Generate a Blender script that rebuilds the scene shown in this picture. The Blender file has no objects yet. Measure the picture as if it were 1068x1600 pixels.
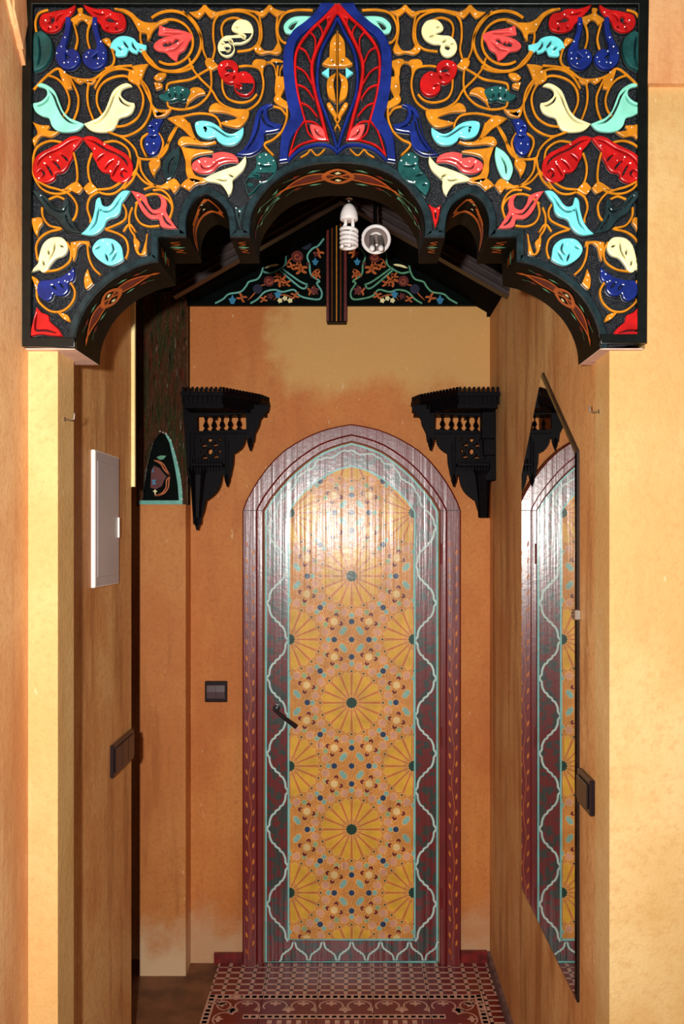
import bpy, math, random
from mathutils import Vector, geometry
random.seed(7)
S = bpy.context.scene
COL = S.collection
# ---------------------------------------------------------------- camera
F = 1400.0                      # focal length in pixels of a 1068x1600 frame
VX, VY, EYE = 555.0, 840.0, 1.6
cam = bpy.data.cameras.new('camera')
cam.sensor_fit = 'VERTICAL'; cam.sensor_height = 36.0
cam.lens = F / 1600 * 36
cam.shift_x = -(VX - 534) / 1600
cam.shift_y = (VY - 800) / 1600
cam.clip_start = 0.02
co = bpy.data.objects.new('camera', cam); COL.objects.link(co)
co.location = (0, 0, EYE); co.rotation_euler = (math.radians(90), 0, 0)
S.camera = co
# ---------------------------------------------------------------- world, flash, exposure
W = bpy.data.worlds.new('world'); S.world = W; W.use_nodes = True
W.node_tree.nodes['Background'].inputs[0].default_value = (1.0, 0.95, 0.88, 1)
W.node_tree.nodes['Background'].inputs[1].default_value = 0.07
fl = bpy.data.lights.new('camera_flash', 'AREA'); fl.shape = 'DISK'; fl.size = 0.04; fl.energy = 52
fl.color = (1.0, 0.97, 0.93)
fo = bpy.data.objects.new('camera_flash', fl); COL.objects.link(fo)
fo.location = (-0.13, -0.02, 1.66); fo.rotation_euler = (math.radians(90), 0, 0)
S.view_settings.view_transform = 'Standard'; S.view_settings.look = 'None'
S.view_settings.gamma = 1; S.view_settings.use_curve_mapping = False
S.view_settings.exposure = 0.45

# ---------------------------------------------------------------- materials
def srgb(r, g, b):
    f = lambda c: (c/255/12.92) if c/255 <= 0.04045 else ((c/255+0.055)/1.055)**2.4
    return (f(r), f(g), f(b), 1)
class NT:
    def __init__(s, name):
        s.m = bpy.data.materials.new(name); s.m.use_nodes = True
        s.t = s.m.node_tree; s.b = s.t.nodes['Principled BSDF']
        s.geo = None
    def n(s, typ, **kw):
        x = s.t.nodes.new(typ)
        for k, v in kw.items(): setattr(x, k, v)
        return x
    def l(s, a, b): s.t.links.new(a, b)
    def pos(s):
        if not s.geo: s.geo = s.n('ShaderNodeNewGeometry')
        return s.geo.outputs['Position']
    def noise(s, scale, detail=4, rough=0.55, stretch=None):
        x = s.n('ShaderNodeTexNoise'); x.inputs['Scale'].default_value = scale
        x.inputs['Detail'].default_value = detail; x.inputs['Roughness'].default_value = rough
        if stretch:
            mp = s.n('ShaderNodeMapping'); mp.inputs['Scale'].default_value = stretch
            s.l(s.pos(), mp.inputs['Vector']); s.l(mp.outputs[0], x.inputs['Vector'])
        else: s.l(s.pos(), x.inputs['Vector'])
        return x.outputs['Fac']
    def ramp(s, fac, a, b, lo=0.0, hi=1.0):
        r = s.n('ShaderNodeMapRange'); r.interpolation_type = 'SMOOTHSTEP'
        s.l(fac, r.inputs[0]); r.inputs[1].default_value = a; r.inputs[2].default_value = b
        r.inputs[3].default_value = lo; r.inputs[4].default_value = hi
        return r.outputs[0]
    def math(s, op, a, b=0.0):
        m = s.n('ShaderNodeMath', operation=op)
        for i, v in enumerate((a, b)):
            if isinstance(v, (int, float)): m.inputs[i].default_value = v
            else: s.l(v, m.inputs[i])
        return m.outputs[0]
    def mix(s, fac, a, b, blend='MIX'):
        m = s.n('ShaderNodeMix', data_type='RGBA', blend_type=blend)
        if isinstance(fac, (int, float)): m.inputs[0].default_value = fac
        else: s.l(fac, m.inputs[0])
        for i, v in ((6, a), (7, b)):
            if isinstance(v, tuple): m.inputs[i].default_value = v
            else: s.l(v, m.inputs[i])
        return m.outputs[2]
    def bump(s, h, strength=0.3, dist=0.002):
        b = s.n('ShaderNodeBump'); b.inputs['Strength'].default_value = strength
        b.inputs['Distance'].default_value = dist
        s.l(h, b.inputs['Height']); s.l(b.outputs[0], s.b.inputs['Normal'])
    def xyz(s):
        x = s.n('ShaderNodeSeparateXYZ'); s.l(s.pos(), x.inputs[0]); return x.outputs
    def col(s, c):
        if isinstance(c, tuple): s.b.inputs['Base Color'].default_value = c
        else: s.l(c, s.b.inputs['Base Color'])
def paint(name, c, rough=0.35, var=0.12, nscale=40, bump=0.15, spec=0.5, coat=0.0, metallic=0.0):
    t = NT(name)
    c2 = tuple(v*(1-var*1.6) for v in c[:3]) + (1,)
    c3 = tuple(min(1, v*(1+var)) for v in c[:3]) + (1,)
    n = t.noise(nscale, 3)
    t.col(t.mix(t.ramp(n, 0.3, 0.7), c2, c3))
    t.b.inputs['Roughness'].default_value = rough
    t.b.inputs['Specular IOR Level'].default_value = spec
    t.b.inputs['Metallic'].default_value = metallic
    t.b.inputs['Coat Weight'].default_value = coat
    t.b.inputs['Coat Roughness'].default_value = 0.2
    if bump: t.bump(t.noise(nscale*4, 3), bump, 0.001)
    return t.m
def plaster(name, base, light, dark, streak=True, worn=None, patch=None, bump=0.35):
    t = NT(name)
    c = t.mix(t.ramp(t.noise(2.6, 5, 0.6), 0.38, 0.66), base, light)
    st = t.noise(3.0, 5, 0.65, (3.2, 3.2, 0.45))
    c = t.mix(t.math('MULTIPLY', t.ramp(st, 0.46, 0.66), 0.8 if streak else 0.25), c, dark)
    c = t.mix(t.math('MULTIPLY', t.ramp(t.noise(70, 4, 0.7), 0.45, 0.75), 0.5), c, dark)
    c = t.mix(t.math('MULTIPLY', t.ramp(t.noise(38, 6, 0.8), 0.6, 0.74), 0.4), c, light)
    X = t.xyz()
    if worn is not None:
        zz = t.math('ADD', X[2], t.math('MULTIPLY', t.math('SUBTRACT', t.noise(7, 4), 0.5), 0.5))
        c = t.mix(t.ramp(zz, 0.02, 0.27, 0.85, 0.0), c, worn)
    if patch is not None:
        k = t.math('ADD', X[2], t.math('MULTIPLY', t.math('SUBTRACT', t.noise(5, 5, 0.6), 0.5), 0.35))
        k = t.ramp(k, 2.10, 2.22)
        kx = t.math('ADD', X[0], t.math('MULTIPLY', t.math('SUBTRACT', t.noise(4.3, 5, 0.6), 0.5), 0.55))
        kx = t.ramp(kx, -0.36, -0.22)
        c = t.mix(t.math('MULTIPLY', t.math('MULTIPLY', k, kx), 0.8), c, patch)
    # fine pale scratches
    sc = t.noise(55, 2, 0.5, (1.0, 1.0, 0.35))
    c = t.mix(t.math('MULTIPLY', t.ramp(sc, 0.735, 0.76), 0.5), c, (0.85, 0.6, 0.35, 1))
    t.col(c)
    t.b.inputs['Roughness'].default_value = 0.62
    t.b.inputs['Specular IOR Level'].default_value = 0.35
    h = t.math('ADD', t.math('MULTIPLY', t.noise(9, 4), 2.0), t.noise(120, 4, 0.7))
    t.bump(h, bump, 0.004)
    return t.m
WORN = srgb(205, 165, 125)
M = {}
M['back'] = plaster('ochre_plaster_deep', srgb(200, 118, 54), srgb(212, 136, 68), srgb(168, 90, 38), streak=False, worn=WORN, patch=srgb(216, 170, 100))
M['side'] = plaster('ochre_plaster_side', srgb(214, 150, 88), srgb(232, 182, 118), srgb(172, 108, 56))
M['front'] = plaster('ochre_plaster_front', srgb(210, 164, 100), srgb(222, 184, 124), srgb(198, 144, 84), streak=False)
M['peach'] = plaster('peach_plaster', srgb(224, 160, 104), srgb(238, 186, 130), srgb(204, 132, 80))
M['pier'] = plaster('ochre_plaster_pier', srgb(198, 120, 58), srgb(208, 136, 72), srgb(168, 96, 44), worn=srgb(222, 190, 150))
M['cream_edge'] = plaster('pale_yellow_plaster', srgb(250, 226, 150), srgb(255, 240, 176), srgb(240, 200, 120))
M['ochre'] = paint('ochre_paint', srgb(202, 126, 22), 0.35, 0.15)
M['red'] = paint('red_paint', srgb(184, 20, 20), 0.28, 0.15)
M['salmon'] = paint('salmon_paint', srgb(226, 78, 74), 0.3, 0.12)
M['blue'] = paint('blue_paint', srgb(20, 38, 112), 0.28, 0.2)
M['cyan'] = paint('turquoise_paint', srgb(112, 220, 222), 0.35, 0.08)
M['cyan2'] = paint('mint_paint', srgb(140, 226, 200), 0.35, 0.08)
M['cream'] = paint('cream_paint', srgb(244, 234, 172), 0.35, 0.08)
M['teal'] = paint('dark_teal_paint', srgb(28, 78, 76), 0.22, 0.25)
M['slate'] = paint('slate_green_paint', srgb(30, 48, 50), 0.22, 0.25)
M['white'] = paint('white_paint', srgb(245, 245, 238), 0.3, 0.03)
M['band'] = paint('slate_band_paint', srgb(26, 42, 46), 0.25, 0.25, 60, 0.3)
M['border'] = paint('black_green_paint', srgb(8, 13, 9), 0.3, 0.3, 30, 0.2)
t = NT('carved_ground'); n1 = t.noise(420, 3, 0.7)
t.col(t.mix(t.math('MULTIPLY', t.ramp(n1, 0.58, 0.68), 0.5), srgb(11, 16, 22), srgb(110, 120, 140)))  # pale specks are glints painted into the dark ground colour
t.b.inputs['Roughness'].default_value = 0.25; t.bump(t.noise(300, 3, 0.7), 1.0, 0.004); M['ground'] = t.m
M['soffit'] = paint('dark_olive_paint', srgb(10, 10, 4), 0.5, 0.3, 25, 0.15, 0.08)
M['s_orange'] = paint('burnt_orange_paint', srgb(190, 92, 26), 0.4, 0.15)
M['s_red'] = paint('oxblood_paint', srgb(96, 18, 14), 0.4, 0.2)
M['s_green'] = paint('sage_paint', srgb(92, 158, 120), 0.4, 0.15)
M['s_teal'] = paint('sea_green_paint', srgb(104, 176, 160), 0.4, 0.12)
M['s_black'] = paint('black_paint', srgb(6, 4, 3), 0.5, 0.2, 40, 0.1, 0.08)
M['outline'] = paint('black_outline_paint', srgb(5, 5, 6), 0.4, 0.2)
M['s_blue'] = paint('azure_paint', srgb(48, 128, 170), 0.4, 0.15)
M['s_navy'] = paint('deep_navy_paint', srgb(16, 18, 50), 0.4, 0.15)
M['gable'] = paint('gable_dark_green', srgb(2, 8, 5), 0.5, 0.3, 12, 0.1, 0.04)
M['wood_dark'] = paint('dark_wood_lining', srgb(4, 3, 3), 0.9, 0.3, 14, 0.2, 0.05)
M['rafter'] = paint('plum_rafter_paint', srgb(40, 20, 18), 0.45, 0.3, 20)
M['pink_foot'] = paint('pale_pink_limewash', srgb(226, 186, 166), 0.6, 0.08)
M['console'] = paint('black_stained_wood', srgb(9, 6, 9), 0.5, 0.3, 60, 0.4, 0.06)
M['black_plastic'] = paint('dark_bronze_plastic', srgb(34, 24, 26), 0.25, 0.1, 10, 0)
M['black_key'] = paint('grey_brown_plastic', srgb(92, 76, 78), 0.22, 0.05, 10, 0)
M['box_white'] = paint('grey_white_enamel', srgb(184, 172, 170), 0.4, 0.04, 8, 0)
M['box_edge'] = paint('white_enamel', srgb(250, 246, 236), 0.35, 0.03, 8, 0)
M['steel'] = paint('brushed_steel', srgb(180, 176, 170), 0.25, 0.05, 40, 0.1, 0.5, 0, 1.0)
M['ceramic'] = paint('white_ceramic', srgb(240, 232, 228), 0.25, 0.04, 8, 0)
M['lamp_grey'] = paint('grey_reflector', srgb(120, 104, 98), 0.4, 0.15, 20, 0)
M['grout'] = paint('brown_screed', srgb(120, 76, 48), 0.6, 0.25, 9, 0.3)
M['skirting'] = paint('dark_red_skirting', srgb(120, 30, 26), 0.4, 0.35, 25, 0.3)
M['skirt_grey'] = paint('mauve_grey_skirting', srgb(112, 84, 80), 0.6, 0.25, 20, 0.3)
def tilemat(name, c, r=0.35):
    t = NT(name); n = t.noise(18, 5, 0.7)
    t.col(t.mix(t.math('MULTIPLY', t.ramp(n, 0.4, 0.75), 0.45), c, tuple(v*0.45 for v in c[:3])+(1,)))
    t.b.inputs['Roughness'].default_value = r; t.bump(t.noise(90, 3), 0.15, 0.001); return t.m
M['t_red'] = tilemat('maroon_cement_tile', srgb(112, 20, 20))
M['t_beige'] = tilemat('beige_cement_tile', srgb(206, 158, 136))
M['t_black'] = tilemat('black_cement_tile', srgb(40, 18, 16))
# door paints: glossy varnish
def varnish(name, c, c2=None, scale=14, rough=0.5, coat=0.3, cr_=0.2, ci=1.5):
    t = NT(name); n = t.noise(scale, 4, 0.6)
    t.col(t.mix(t.ramp(n, 0.48, 0.56), c, c2) if c2 else t.mix(t.ramp(n, 0.3, 0.7), c, tuple(v*0.75 for v in c[:3])+(1,)))
    t.b.inputs['Roughness'].default_value = rough
    t.b.inputs['Specular IOR Level'].default_value = 0.4
    t.b.inputs['Coat Weight'].default_value = coat; t.b.inputs['Coat Roughness'].default_value = cr_; t.b.inputs['Coat IOR'].default_value = ci
    g = t.noise(1.0, 3, 0.5, (48, 1.0, 1.0))
    t.bump(t.math('ADD', t.math('MULTIPLY', g, 1.6), t.math('MULTIPLY', t.noise(60, 3), 0.3)), 0.35, 0.003)
    b = [x for x in t.t.nodes if x.type == 'BUMP'][0]
    t.l(b.outputs[0], t.b.inputs['Coat Normal'])
    return t.m
M['maroon'] = varnish('maroon_varnish', srgb(116, 12, 15), rough=0.45, coat=1.0, cr_=0.25, ci=1.6)
M['maroon_green'] = varnish('maroon_green_mottled_varnish', srgb(104, 14, 16), srgb(40, 54, 50), 34, 0.45, 1.0, 0.22, 1.6)
M['d_gold'] = varnish('gold_varnish', srgb(222, 150, 66))
M['d_petal'] = varnish('yellow_gilt_varnish', srgb(236, 180, 50))
M['d_line'] = varnish('pale_orange_varnish', srgb(246, 190, 110))
M['d_strap'] = varnish('brown_orange_varnish', srgb(212, 124, 42))
M['d_pale'] = varnish('pale_mint_varnish', srgb(196, 224, 216), cr_=0.22, coat=0.6)
M['d_pink'] = varnish('pink_varnish', srgb(226, 164, 132))
M['d_green'] = varnish('sage_varnish', srgb(156, 184, 132))
M['d_cyan'] = varnish('pale_turquoise_varnish', srgb(140, 190, 176))
M['d_navy'] = varnish('navy_varnish', srgb(22, 56, 96))
M['d_dgreen'] = varnish('bottle_green_varnish', srgb(14, 62, 46))
M['d_red'] = varnish('dark_red_varnish', srgb(120, 18, 18))
M['d_ivory'] = varnish('ivory_varnish', srgb(248, 214, 144))
M['d_turq'] = varnish('turquoise_line_varnish', srgb(136, 206, 200), cr_=0.22, coat=0.6)
M['d_black'] = paint('black_gap', srgb(12, 6, 6), 0.5, 0.1, 10, 0)
# textured column
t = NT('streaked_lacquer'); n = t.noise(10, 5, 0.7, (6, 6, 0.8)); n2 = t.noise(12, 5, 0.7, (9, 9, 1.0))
c = t.mix(t.ramp(n, 0.42, 0.58), srgb(104, 64, 44), srgb(72, 72, 44)); c = t.mix(t.ramp(n2, 0.55, 0.66), c, srgb(134, 48, 36)); c = t.mix(t.ramp(t.noise(9, 4, 0.6, (14, 14, 1.4)), 0.55, 0.7), c, srgb(30, 22, 18)); c = t.mix(t.ramp(t.noise(9, 3, 0.5, (22, 22, 2.6)), 0.66, 0.72), c, srgb(190, 172, 150)); t.col(c)  # last mix: pale dashes are gloss highlights painted into the colour
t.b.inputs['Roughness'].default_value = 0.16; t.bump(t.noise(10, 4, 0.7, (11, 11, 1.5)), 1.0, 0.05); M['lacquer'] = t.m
# mirror
t = NT('mirror_glass'); t.b.inputs['Metallic'].default_value = 1; t.b.inputs['Roughness'].default_value = 0.015
t.col((0.86, 0.85, 0.82, 1)); M['mirror'] = t.m
t = NT('worn_mirror_bevel'); t.b.inputs['Metallic'].default_value = 1; t.b.inputs['Roughness'].default_value = 0.12
t.col(t.mix(t.ramp(t.noise(26, 5, 0.7), 0.45, 0.6), (0.12, 0.115, 0.11, 1), (0.03, 0.03, 0.028, 1))); M['mirror_old'] = t.m
M['mirror_edge'] = paint('dark_mirror_edge', srgb(52, 44, 42), 0.2, 0.1, 10, 0, 0.5, 0, 0.6)

# ---------------------------------------------------------------- mesh helpers
def P(x, y, s, dy=0.0): return Vector(((x-VX)/s, F/s+dy, EYE+(VY-y)/s))
def obj(name, verts, faces, mats, parent=None, fm=None, smooth=False, **props):
    me = bpy.data.meshes.new(name)
    org = parent_origin(parent)
    me.from_pydata([tuple(Vector(v)-org) for v in verts], [], faces)
    for m in (mats if isinstance(mats, (list, tuple)) else [mats]): me.materials.append(M[m])
    if fm: me.polygons.foreach_set('material_index', fm)
    if smooth: me.polygons.foreach_set('use_smooth', [True]*len(me.polygons))
    me.validate(); me.update()
    return link(name, me, parent, **props)
def parent_origin(p):
    o = Vector((0, 0, 0))
    while p is not None: o += p.location; p = p.parent
    return o
def link(name, me, parent=None, **props):
    o = bpy.data.objects.new(name, me); COL.objects.link(o)
    if parent is not None: o.parent = parent
    for k, v in props.items(): o[k] = v
    return o
def thing(name, loc, label, category, group=None, kind=None):
    o = bpy.data.objects.new(name, None); COL.objects.link(o); o.location = loc
    o.empty_display_size = 0.05
    o['label'] = label
    if category: o['category'] = category
    if group: o['group'] = group
    if kind: o['kind'] = kind
    return o
class MB:
    def __init__(s): s.v = []; s.f = []; s.m = []
    def add(s, v, f, m=0):
        k = len(s.v); s.v += [tuple(a) for a in v]; s.f += [[i+k for i in q] for q in f]; s.m += [m]*len(f); return s
    def box(s, x0, x1, y0, y1, z0, z1, m=0, b=0.0):
        if b <= 0:
            v = [(x, y, z) for x in (x0, x1) for y in (y0, y1) for z in (z0, z1)]
            return s.add(v, [(0,1,3,2),(4,6,7,5),(0,4,5,1),(2,3,7,6),(0,2,6,4),(1,5,7,3)], m)
        # chamfered box
        v = []; idx = {}
        for i, x in enumerate((x0, x1)):
            for j, y in enumerate((y0, y1)):
                for k, z in enumerate((z0, z1)):
                    sx, sy, sz = (1, -1)[i], (1, -1)[j], (1, -1)[k]
                    idx[i,j,k] = len(v)
                    v += [(x, y+sy*b, z+sz*b), (x+sx*b, y, z+sz*b), (x+sx*b, y+sy*b, z)]
        f = []
        for i in (0, 1): f.append([idx[i,0,0], idx[i,1,0], idx[i,1,1], idx[i,0,1]])
        for j in (0, 1): f.append([idx[0,j,0]+1, idx[1,j,0]+1, idx[1,j,1]+1, idx[0,j,1]+1])
        for k in (0, 1): f.append([idx[0,0,k]+2, idx[1,0,k]+2, idx[1,1,k]+2, idx[0,1,k]+2])
        for i in (0, 1):
            for j in (0, 1): f.append([idx[i,j,0], idx[i,j,1], idx[i,j,1]+1, idx[i,j,0]+1])
            for k in (0, 1): f.append([idx[i,0,k], idx[i,1,k], idx[i,1,k]+2, idx[i,0,k]+2])
        for j in (0, 1):
            for k in (0, 1): f.append([idx[0,j,k]+1, idx[1,j,k]+1, idx[1,j,k]+2, idx[0,j,k]+2])
        for q in idx.values(): f.append([q, q+1, q+2])
        return s.add(v, f, m)
    def tube(s, pts, r, n=10, m=0, caps=True):
        pts = [Vector(p) for p in pts]; R = r if isinstance(r, (list, tuple)) else [r]*len(pts)
        v = []; a = None
        for i, p in enumerate(pts):
            d = (pts[min(i+1, len(pts)-1)]-pts[max(i-1, 0)])
            d = d.normalized() if d.length > 1e-9 else Vector((0, 0, 1))
            if a is None: a = d.orthogonal().normalized()
            a = (a - d*a.dot(d)); a = a.normalized() if a.length > 1e-6 else d.orthogonal().normalized()
            b = d.cross(a)
            for k in range(n):
                w = 2*math.pi*k/n; v.append(p + (a*math.cos(w)+b*math.sin(w))*R[i])
        f = [[i*n+k, i*n+(k+1)%n, (i+1)*n+(k+1)%n, (i+1)*n+k] for i in range(len(pts)-1) for k in range(n)]
        if caps: f += [list(range(n))[::-1], [(len(pts)-1)*n+k for k in range(n)]]
        return s.add(v, f, m)
    def build(s, name, mats, parent=None, smooth=False, **kw): return obj(name, s.v, s.f, mats, parent, s.m, smooth, **kw)

def cr(pts, closed=True, n=5):
    """Catmull-Rom through 2-D points; a third element marks a corner."""
    N = len(pts); out = []
    tan = []
    for i in range(N):
        p = pts[i]
        if len(p) > 2: tan.append((0, 0)); continue
        if closed: a, b = pts[i-1], pts[(i+1) % N]
        else: a, b = pts[max(i-1, 0)], pts[min(i+1, N-1)]
        tan.append(((b[0]-a[0])*0.5, (b[1]-a[1])*0.5))
    for i in range(N if closed else N-1):
        p, q = pts[i], pts[(i+1) % N]; t0, t1 = tan[i], tan[(i+1) % N]
        for k in range(n):
            t = k/n; h1 = 2*t**3-3*t*t+1; h2 = t**3-2*t*t+t; h3 = -2*t**3+3*t*t; h4 = t**3-t*t
            out.append((h1*p[0]+h2*t0[0]+h3*q[0]+h4*t1[0], h1*p[1]+h2*t0[1]+h3*q[1]+h4*t1[1]))
    if not closed: out.append(tuple(pts[-1][:2]))
    return out
def stroke_poly(pts, w, n=4, taper=True, caps=False):
    c = cr(pts, False, n); L = []; R = []; N = len(c)
    for i, p in enumerate(c):
        a, b = c[max(i-1, 0)], c[min(i+1, N-1)]
        dx, dy = b[0]-a[0], b[1]-a[1]; l = math.hypot(dx, dy) or 1
        k = 1.0
        if taper: k = max(0.12, min(1, math.sin(math.pi*i/(N-1))*1.6))
        hx, hy = -dy/l*w*k/2, dx/l*w*k/2
        L.append((p[0]+hx, p[1]+hy)); R.append((p[0]-hx, p[1]-hy))
    return L, R
def plate(name, loops, s, y_front, thick, mat, parent, bevel=0.0, lip=0.0, **kw):
    """Closed px outlines (first outer, others holes) as a bevelled plate; y_front = world Y of its front."""
    cu = bpy.data.curves.new(name, 'CURVE'); cu.dimensions = '2D'; cu.fill_mode = 'BOTH'
    for lp in loops:
        sp = cu.splines.new('POLY'); sp.points.add(len(lp)-1); sp.use_cyclic_u = True
        for i, (x, y) in enumerate(lp): sp.points[i].co = ((x-VX)/s, EYE+(VY-y)/s, 0, 1)
    cu.extrude = max(thick/2-bevel, 1e-5)
    if bevel: cu.bevel_depth = bevel; cu.bevel_resolution = 1; cu.offset = -bevel
    tmp = bpy.data.objects.new('tmp', cu)
    me = bpy.data.meshes.new_from_object(tmp)
    bpy.data.objects.remove(tmp); bpy.data.curves.remove(cu)
    org = parent_origin(parent)
    for v in me.vertices:
        x, z, d = v.co
        v.co = Vector((x, y_front+thick/2-d, z)) - org
    me.materials.clear(); me.materials.append(M[mat]); me.name = name
    if lip:     # dark painted outline around the foot of a raised piece
        lp = loops[0]; sg = 1 if area(lp) > 0 else -1; n = len(lp); v = []
        for i in range(n):
            a, b = lp[i-2], lp[(i+2) % n]; dx, dy = b[0]-a[0], b[1]-a[1]; l = math.hypot(dx, dy) or 1
            nx, ny = dy/l*sg, -dx/l*sg
            for k, d in ((-0.8, 0.003), (lip*0.75, 0.0022), (lip, 0.0)):
                v.append(Vector(((lp[i][0]+nx*k-VX)/s, y_front+thick-0.001-d, EYE+(VY-lp[i][1]-ny*k)/s))-org)
        f = [[i*3+k, i*3+k+1, ((i+1) % n)*3+k+1, ((i+1) % n)*3+k] for i in range(n) for k in range(2)]
        vv = [tuple(q.co) for q in me.vertices]; ff = [list(p.vertices) for p in me.polygons]; k0 = len(vv); fm = [0]*len(ff)+[1]*len(f)
        me2 = bpy.data.meshes.new(name); me2.from_pydata(vv+[tuple(q) for q in v], [], ff+[[k0+i for i in q] for q in f])
        me2.materials.append(M[mat]); me2.materials.append(M['outline']); me2.polygons.foreach_set('material_index', fm); me2.update()
        bpy.data.meshes.remove(me); me = me2
    return link(name, me, parent, **kw)
def ribbon(name, pts, w, s, y0, h, mat, parent, taper=False, n=4, mb=None, mi=0):
    """Raised bevelled strip along a px centreline. y0 = base plane, h = height towards the camera."""
    L, R = stroke_poly(pts, w, n, taper); N = len(L); v = []
    for a, b in zip(L, R):
        ia = (a[0]*0.78+b[0]*0.22, a[1]*0.78+b[1]*0.22); ib = (a[0]*0.22+b[0]*0.78, a[1]*0.22+b[1]*0.78)
        dx, dy = a[0]-b[0], a[1]-b[1]; l = math.hypot(dx, dy) or 1; e = 1.6/l
        la = (a[0]+dx*e, a[1]+dy*e); lb = (b[0]-dx*e, b[1]-dy*e)
        for (x, y), d in ((la, 0), (la, h*0.22), (a, h*0.25), (a, h*0.7), (ia, h), (ib, h), (b, h*0.7), (b, h*0.25), (lb, h*0.22), (lb, 0)):
            v.append(((x-VX)/s, y0-d, EYE+(VY-y)/s))
    m_ = 10
    f = [[i*m_+k, i*m_+k+1, i*m_+m_+1+k, i*m_+m_+k] for i in range(N-1) for k in range(m_-1)]
    fm = [0 if 3 <= k <= 5 else 1 for i in range(N-1) for k in range(m_-1)]
    f += [list(range(m_))[::-1], [(N-1)*m_+k for k in range(m_)]]; fm += [0, 0]
    return obj(name, v, f, [mat, 'outline'], parent, fm)
TICK = [0]
def lift(p):
    return (p[0], p[1]-2.5e-6*(TICK[0] % 70), p[2])
def flatpoly(mb, pts, fn, mi=0):
    """tessellated flat polygon mapped through fn(x,y)->3D"""
    tris = geometry.tessellate_polygon([[Vector((p[0], p[1], 0)) for p in pts]])
    TICK[0] += 1
    mb.add([lift(fn(*p)) for p in pts], [list(t) for t in tris], mi)
def flatstroke(mb, pts, w, fn, mi=0, n=4, taper=False):
    L, R = stroke_poly(pts, w, n, taper)
    v = [fn(*p) for ab in zip(L, R) for p in ab]
    mb.add(v, [[2*i, 2*i+1, 2*i+3, 2*i+2] for i in range(len(L)-1)], mi)

# ================================================================ structure
XR, XL = 0.505, -0.66           # side wall planes
YB = 3.37                       # back wall
YF = 1.75                       # front of the arch board
def wall(name, boxes, mat, label=None, **kw):
    mb = MB()
    for b in boxes: mb.box(*b)
    o = mb.build(name, mat); o['kind'] = 'structure'
    if label: o['label'] = label
    return o
fl_o = wall('floor', [(-3, 2.5, -1.5, 3.5, -0.1, 0.0)], 'grout', 'brown screed floor with a patterned maroon tile carpet before the painted door')
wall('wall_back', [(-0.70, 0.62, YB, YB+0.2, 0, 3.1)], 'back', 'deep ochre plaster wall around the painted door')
wall('wall_right', [(XR, XR+0.4, 1.87, YB, 0, 3.1)], 'side', 'ochre plaster wall at right carrying the pointed mirror')
wall('wall_left', [(XL-0.3, XL, 1.87, 2.64, 0, 3.1)], 'side', 'ochre plaster wall at left carrying the white fuse box')
# passage on the left
wall('wall_passage', [(-2.4, -2.3, 1.9, 3.6, 0, 3.1), (-2.3, -0.787, 3.40, 3.6, 0, 3.1)], 'side', 'unlit plaster side passage behind the left wall')
mb = MB(); mb.box(-1.3, -0.650, 2.64, 2.652, 1.75, 2.495)
o = mb.build('trim_1', 'cream_edge'); o['kind'] = 'structure'; o['label'] = 'pale yellow plaster edge beside the dark lacquered column'
wall('wall_pier', [(-0.787, -0.619, 3.27, 3.42, 0, 1.721)], 'pier', 'ochre plaster pier left of the door, whitened at its foot')
# front pillars
o = wall('wall_front_left', [(-1.6, -0.5875, 1.77, 1.87, 0, 1.9705), (-1.6, -0.654, 1.77, 1.87, 1.9705, 3.1)], 'front', 'bright yellow ochre pillar front at the left of the arch')
o = wall('wall_front_right', [(0.5, 1.6, 1.765, 1.87, 0, 1.972), (0.57, 1.6, 1.765, 1.87, 1.972, 3.1)], 'front', 'bright yellow ochre wall at the right of the arch')
wall('wall_near_left', [(-1.6, -0.646, 1.2, 1.769, 0, 3.1)], 'peach', 'peach plaster return wall at the left edge')
wall('wall_upper_right', [(0.57, 1.6, 1.75, 1.765, 2.487, 3.1)], 'peach', 'rough peach plaster block above the right pillar')
wall('wall_upper_front', [(-0.654, 0.57, 1.80, 1.91, 2.65, 3.1)], 'peach', 'plaster wall above the carved arch')
# carved leaf cornice on the near-left return, seen as overlapping slanted leaves
mb = MB()
for i, (y0, z0, l) in enumerate([(1.742, 2.51, .17), (1.715, 2.535, .19), (1.685, 2.565, .19), (1.655, 2.60, .16)]):
    c = [(0.0, 0.0), (0.02, 0.06), (0.012, 0.12), (-0.02, l), (-0.045, 0.13), (-0.04, 0.05)]
    v = [(-0.647+(0.008+0.004*(i % 2))*k, y0+a*1.1, z0+b) for k in (0, 1) for a, b in c]
    n = len(c)
    mb.add(v, [list(range(n))[::-1], list(range(n, 2*n))] + [[j, (j+1) % n, (j+1) % n+n, j+n] for j in range(n)])
o = mb.build('trim_2', 'peach'); o['kind'] = 'structure'; o['label'] = 'carved plaster leaf cornice at the top left corner'
# ceiling: pitched dark lining
RX, RZ, EZ = -0.048, 2.76, 2.44
def slab(mb, p0, p1, y0, y1, th):
    (x0, z0), (x1, z1) = p0, p1
    v = [(x0, y, z0+d) for y in (y0, y1) for d in (0, th)] + [(x1, y, z1+d) for y in (y0, y1) for d in (0, th)]
    mb.add(v, [(0,1,3,2),(4,6,7,5),(0,4,5,1),(2,3,7,6),(0,2,6,4),(1,5,7,3)])
mb = MB()
slab(mb, (XR, EZ), (RX, RZ), 1.915, YB, 0.03); slab(mb, (RX, RZ), (-0.60, EZ+0.04), 1.915, YB, 0.03)
slab(mb, (-0.60, 2.50), (-2.4, 2.50), 1.915, 3.6, 0.03)
mb.box(-2.4, 1.0, 1.92, 3.6, 3.05, 3.1)
o = mb.build('ceiling', 'wood_dark'); o['kind'] = 'structure'; o['label'] = 'dark wooden pitched ceiling behind the carved arch'
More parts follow.
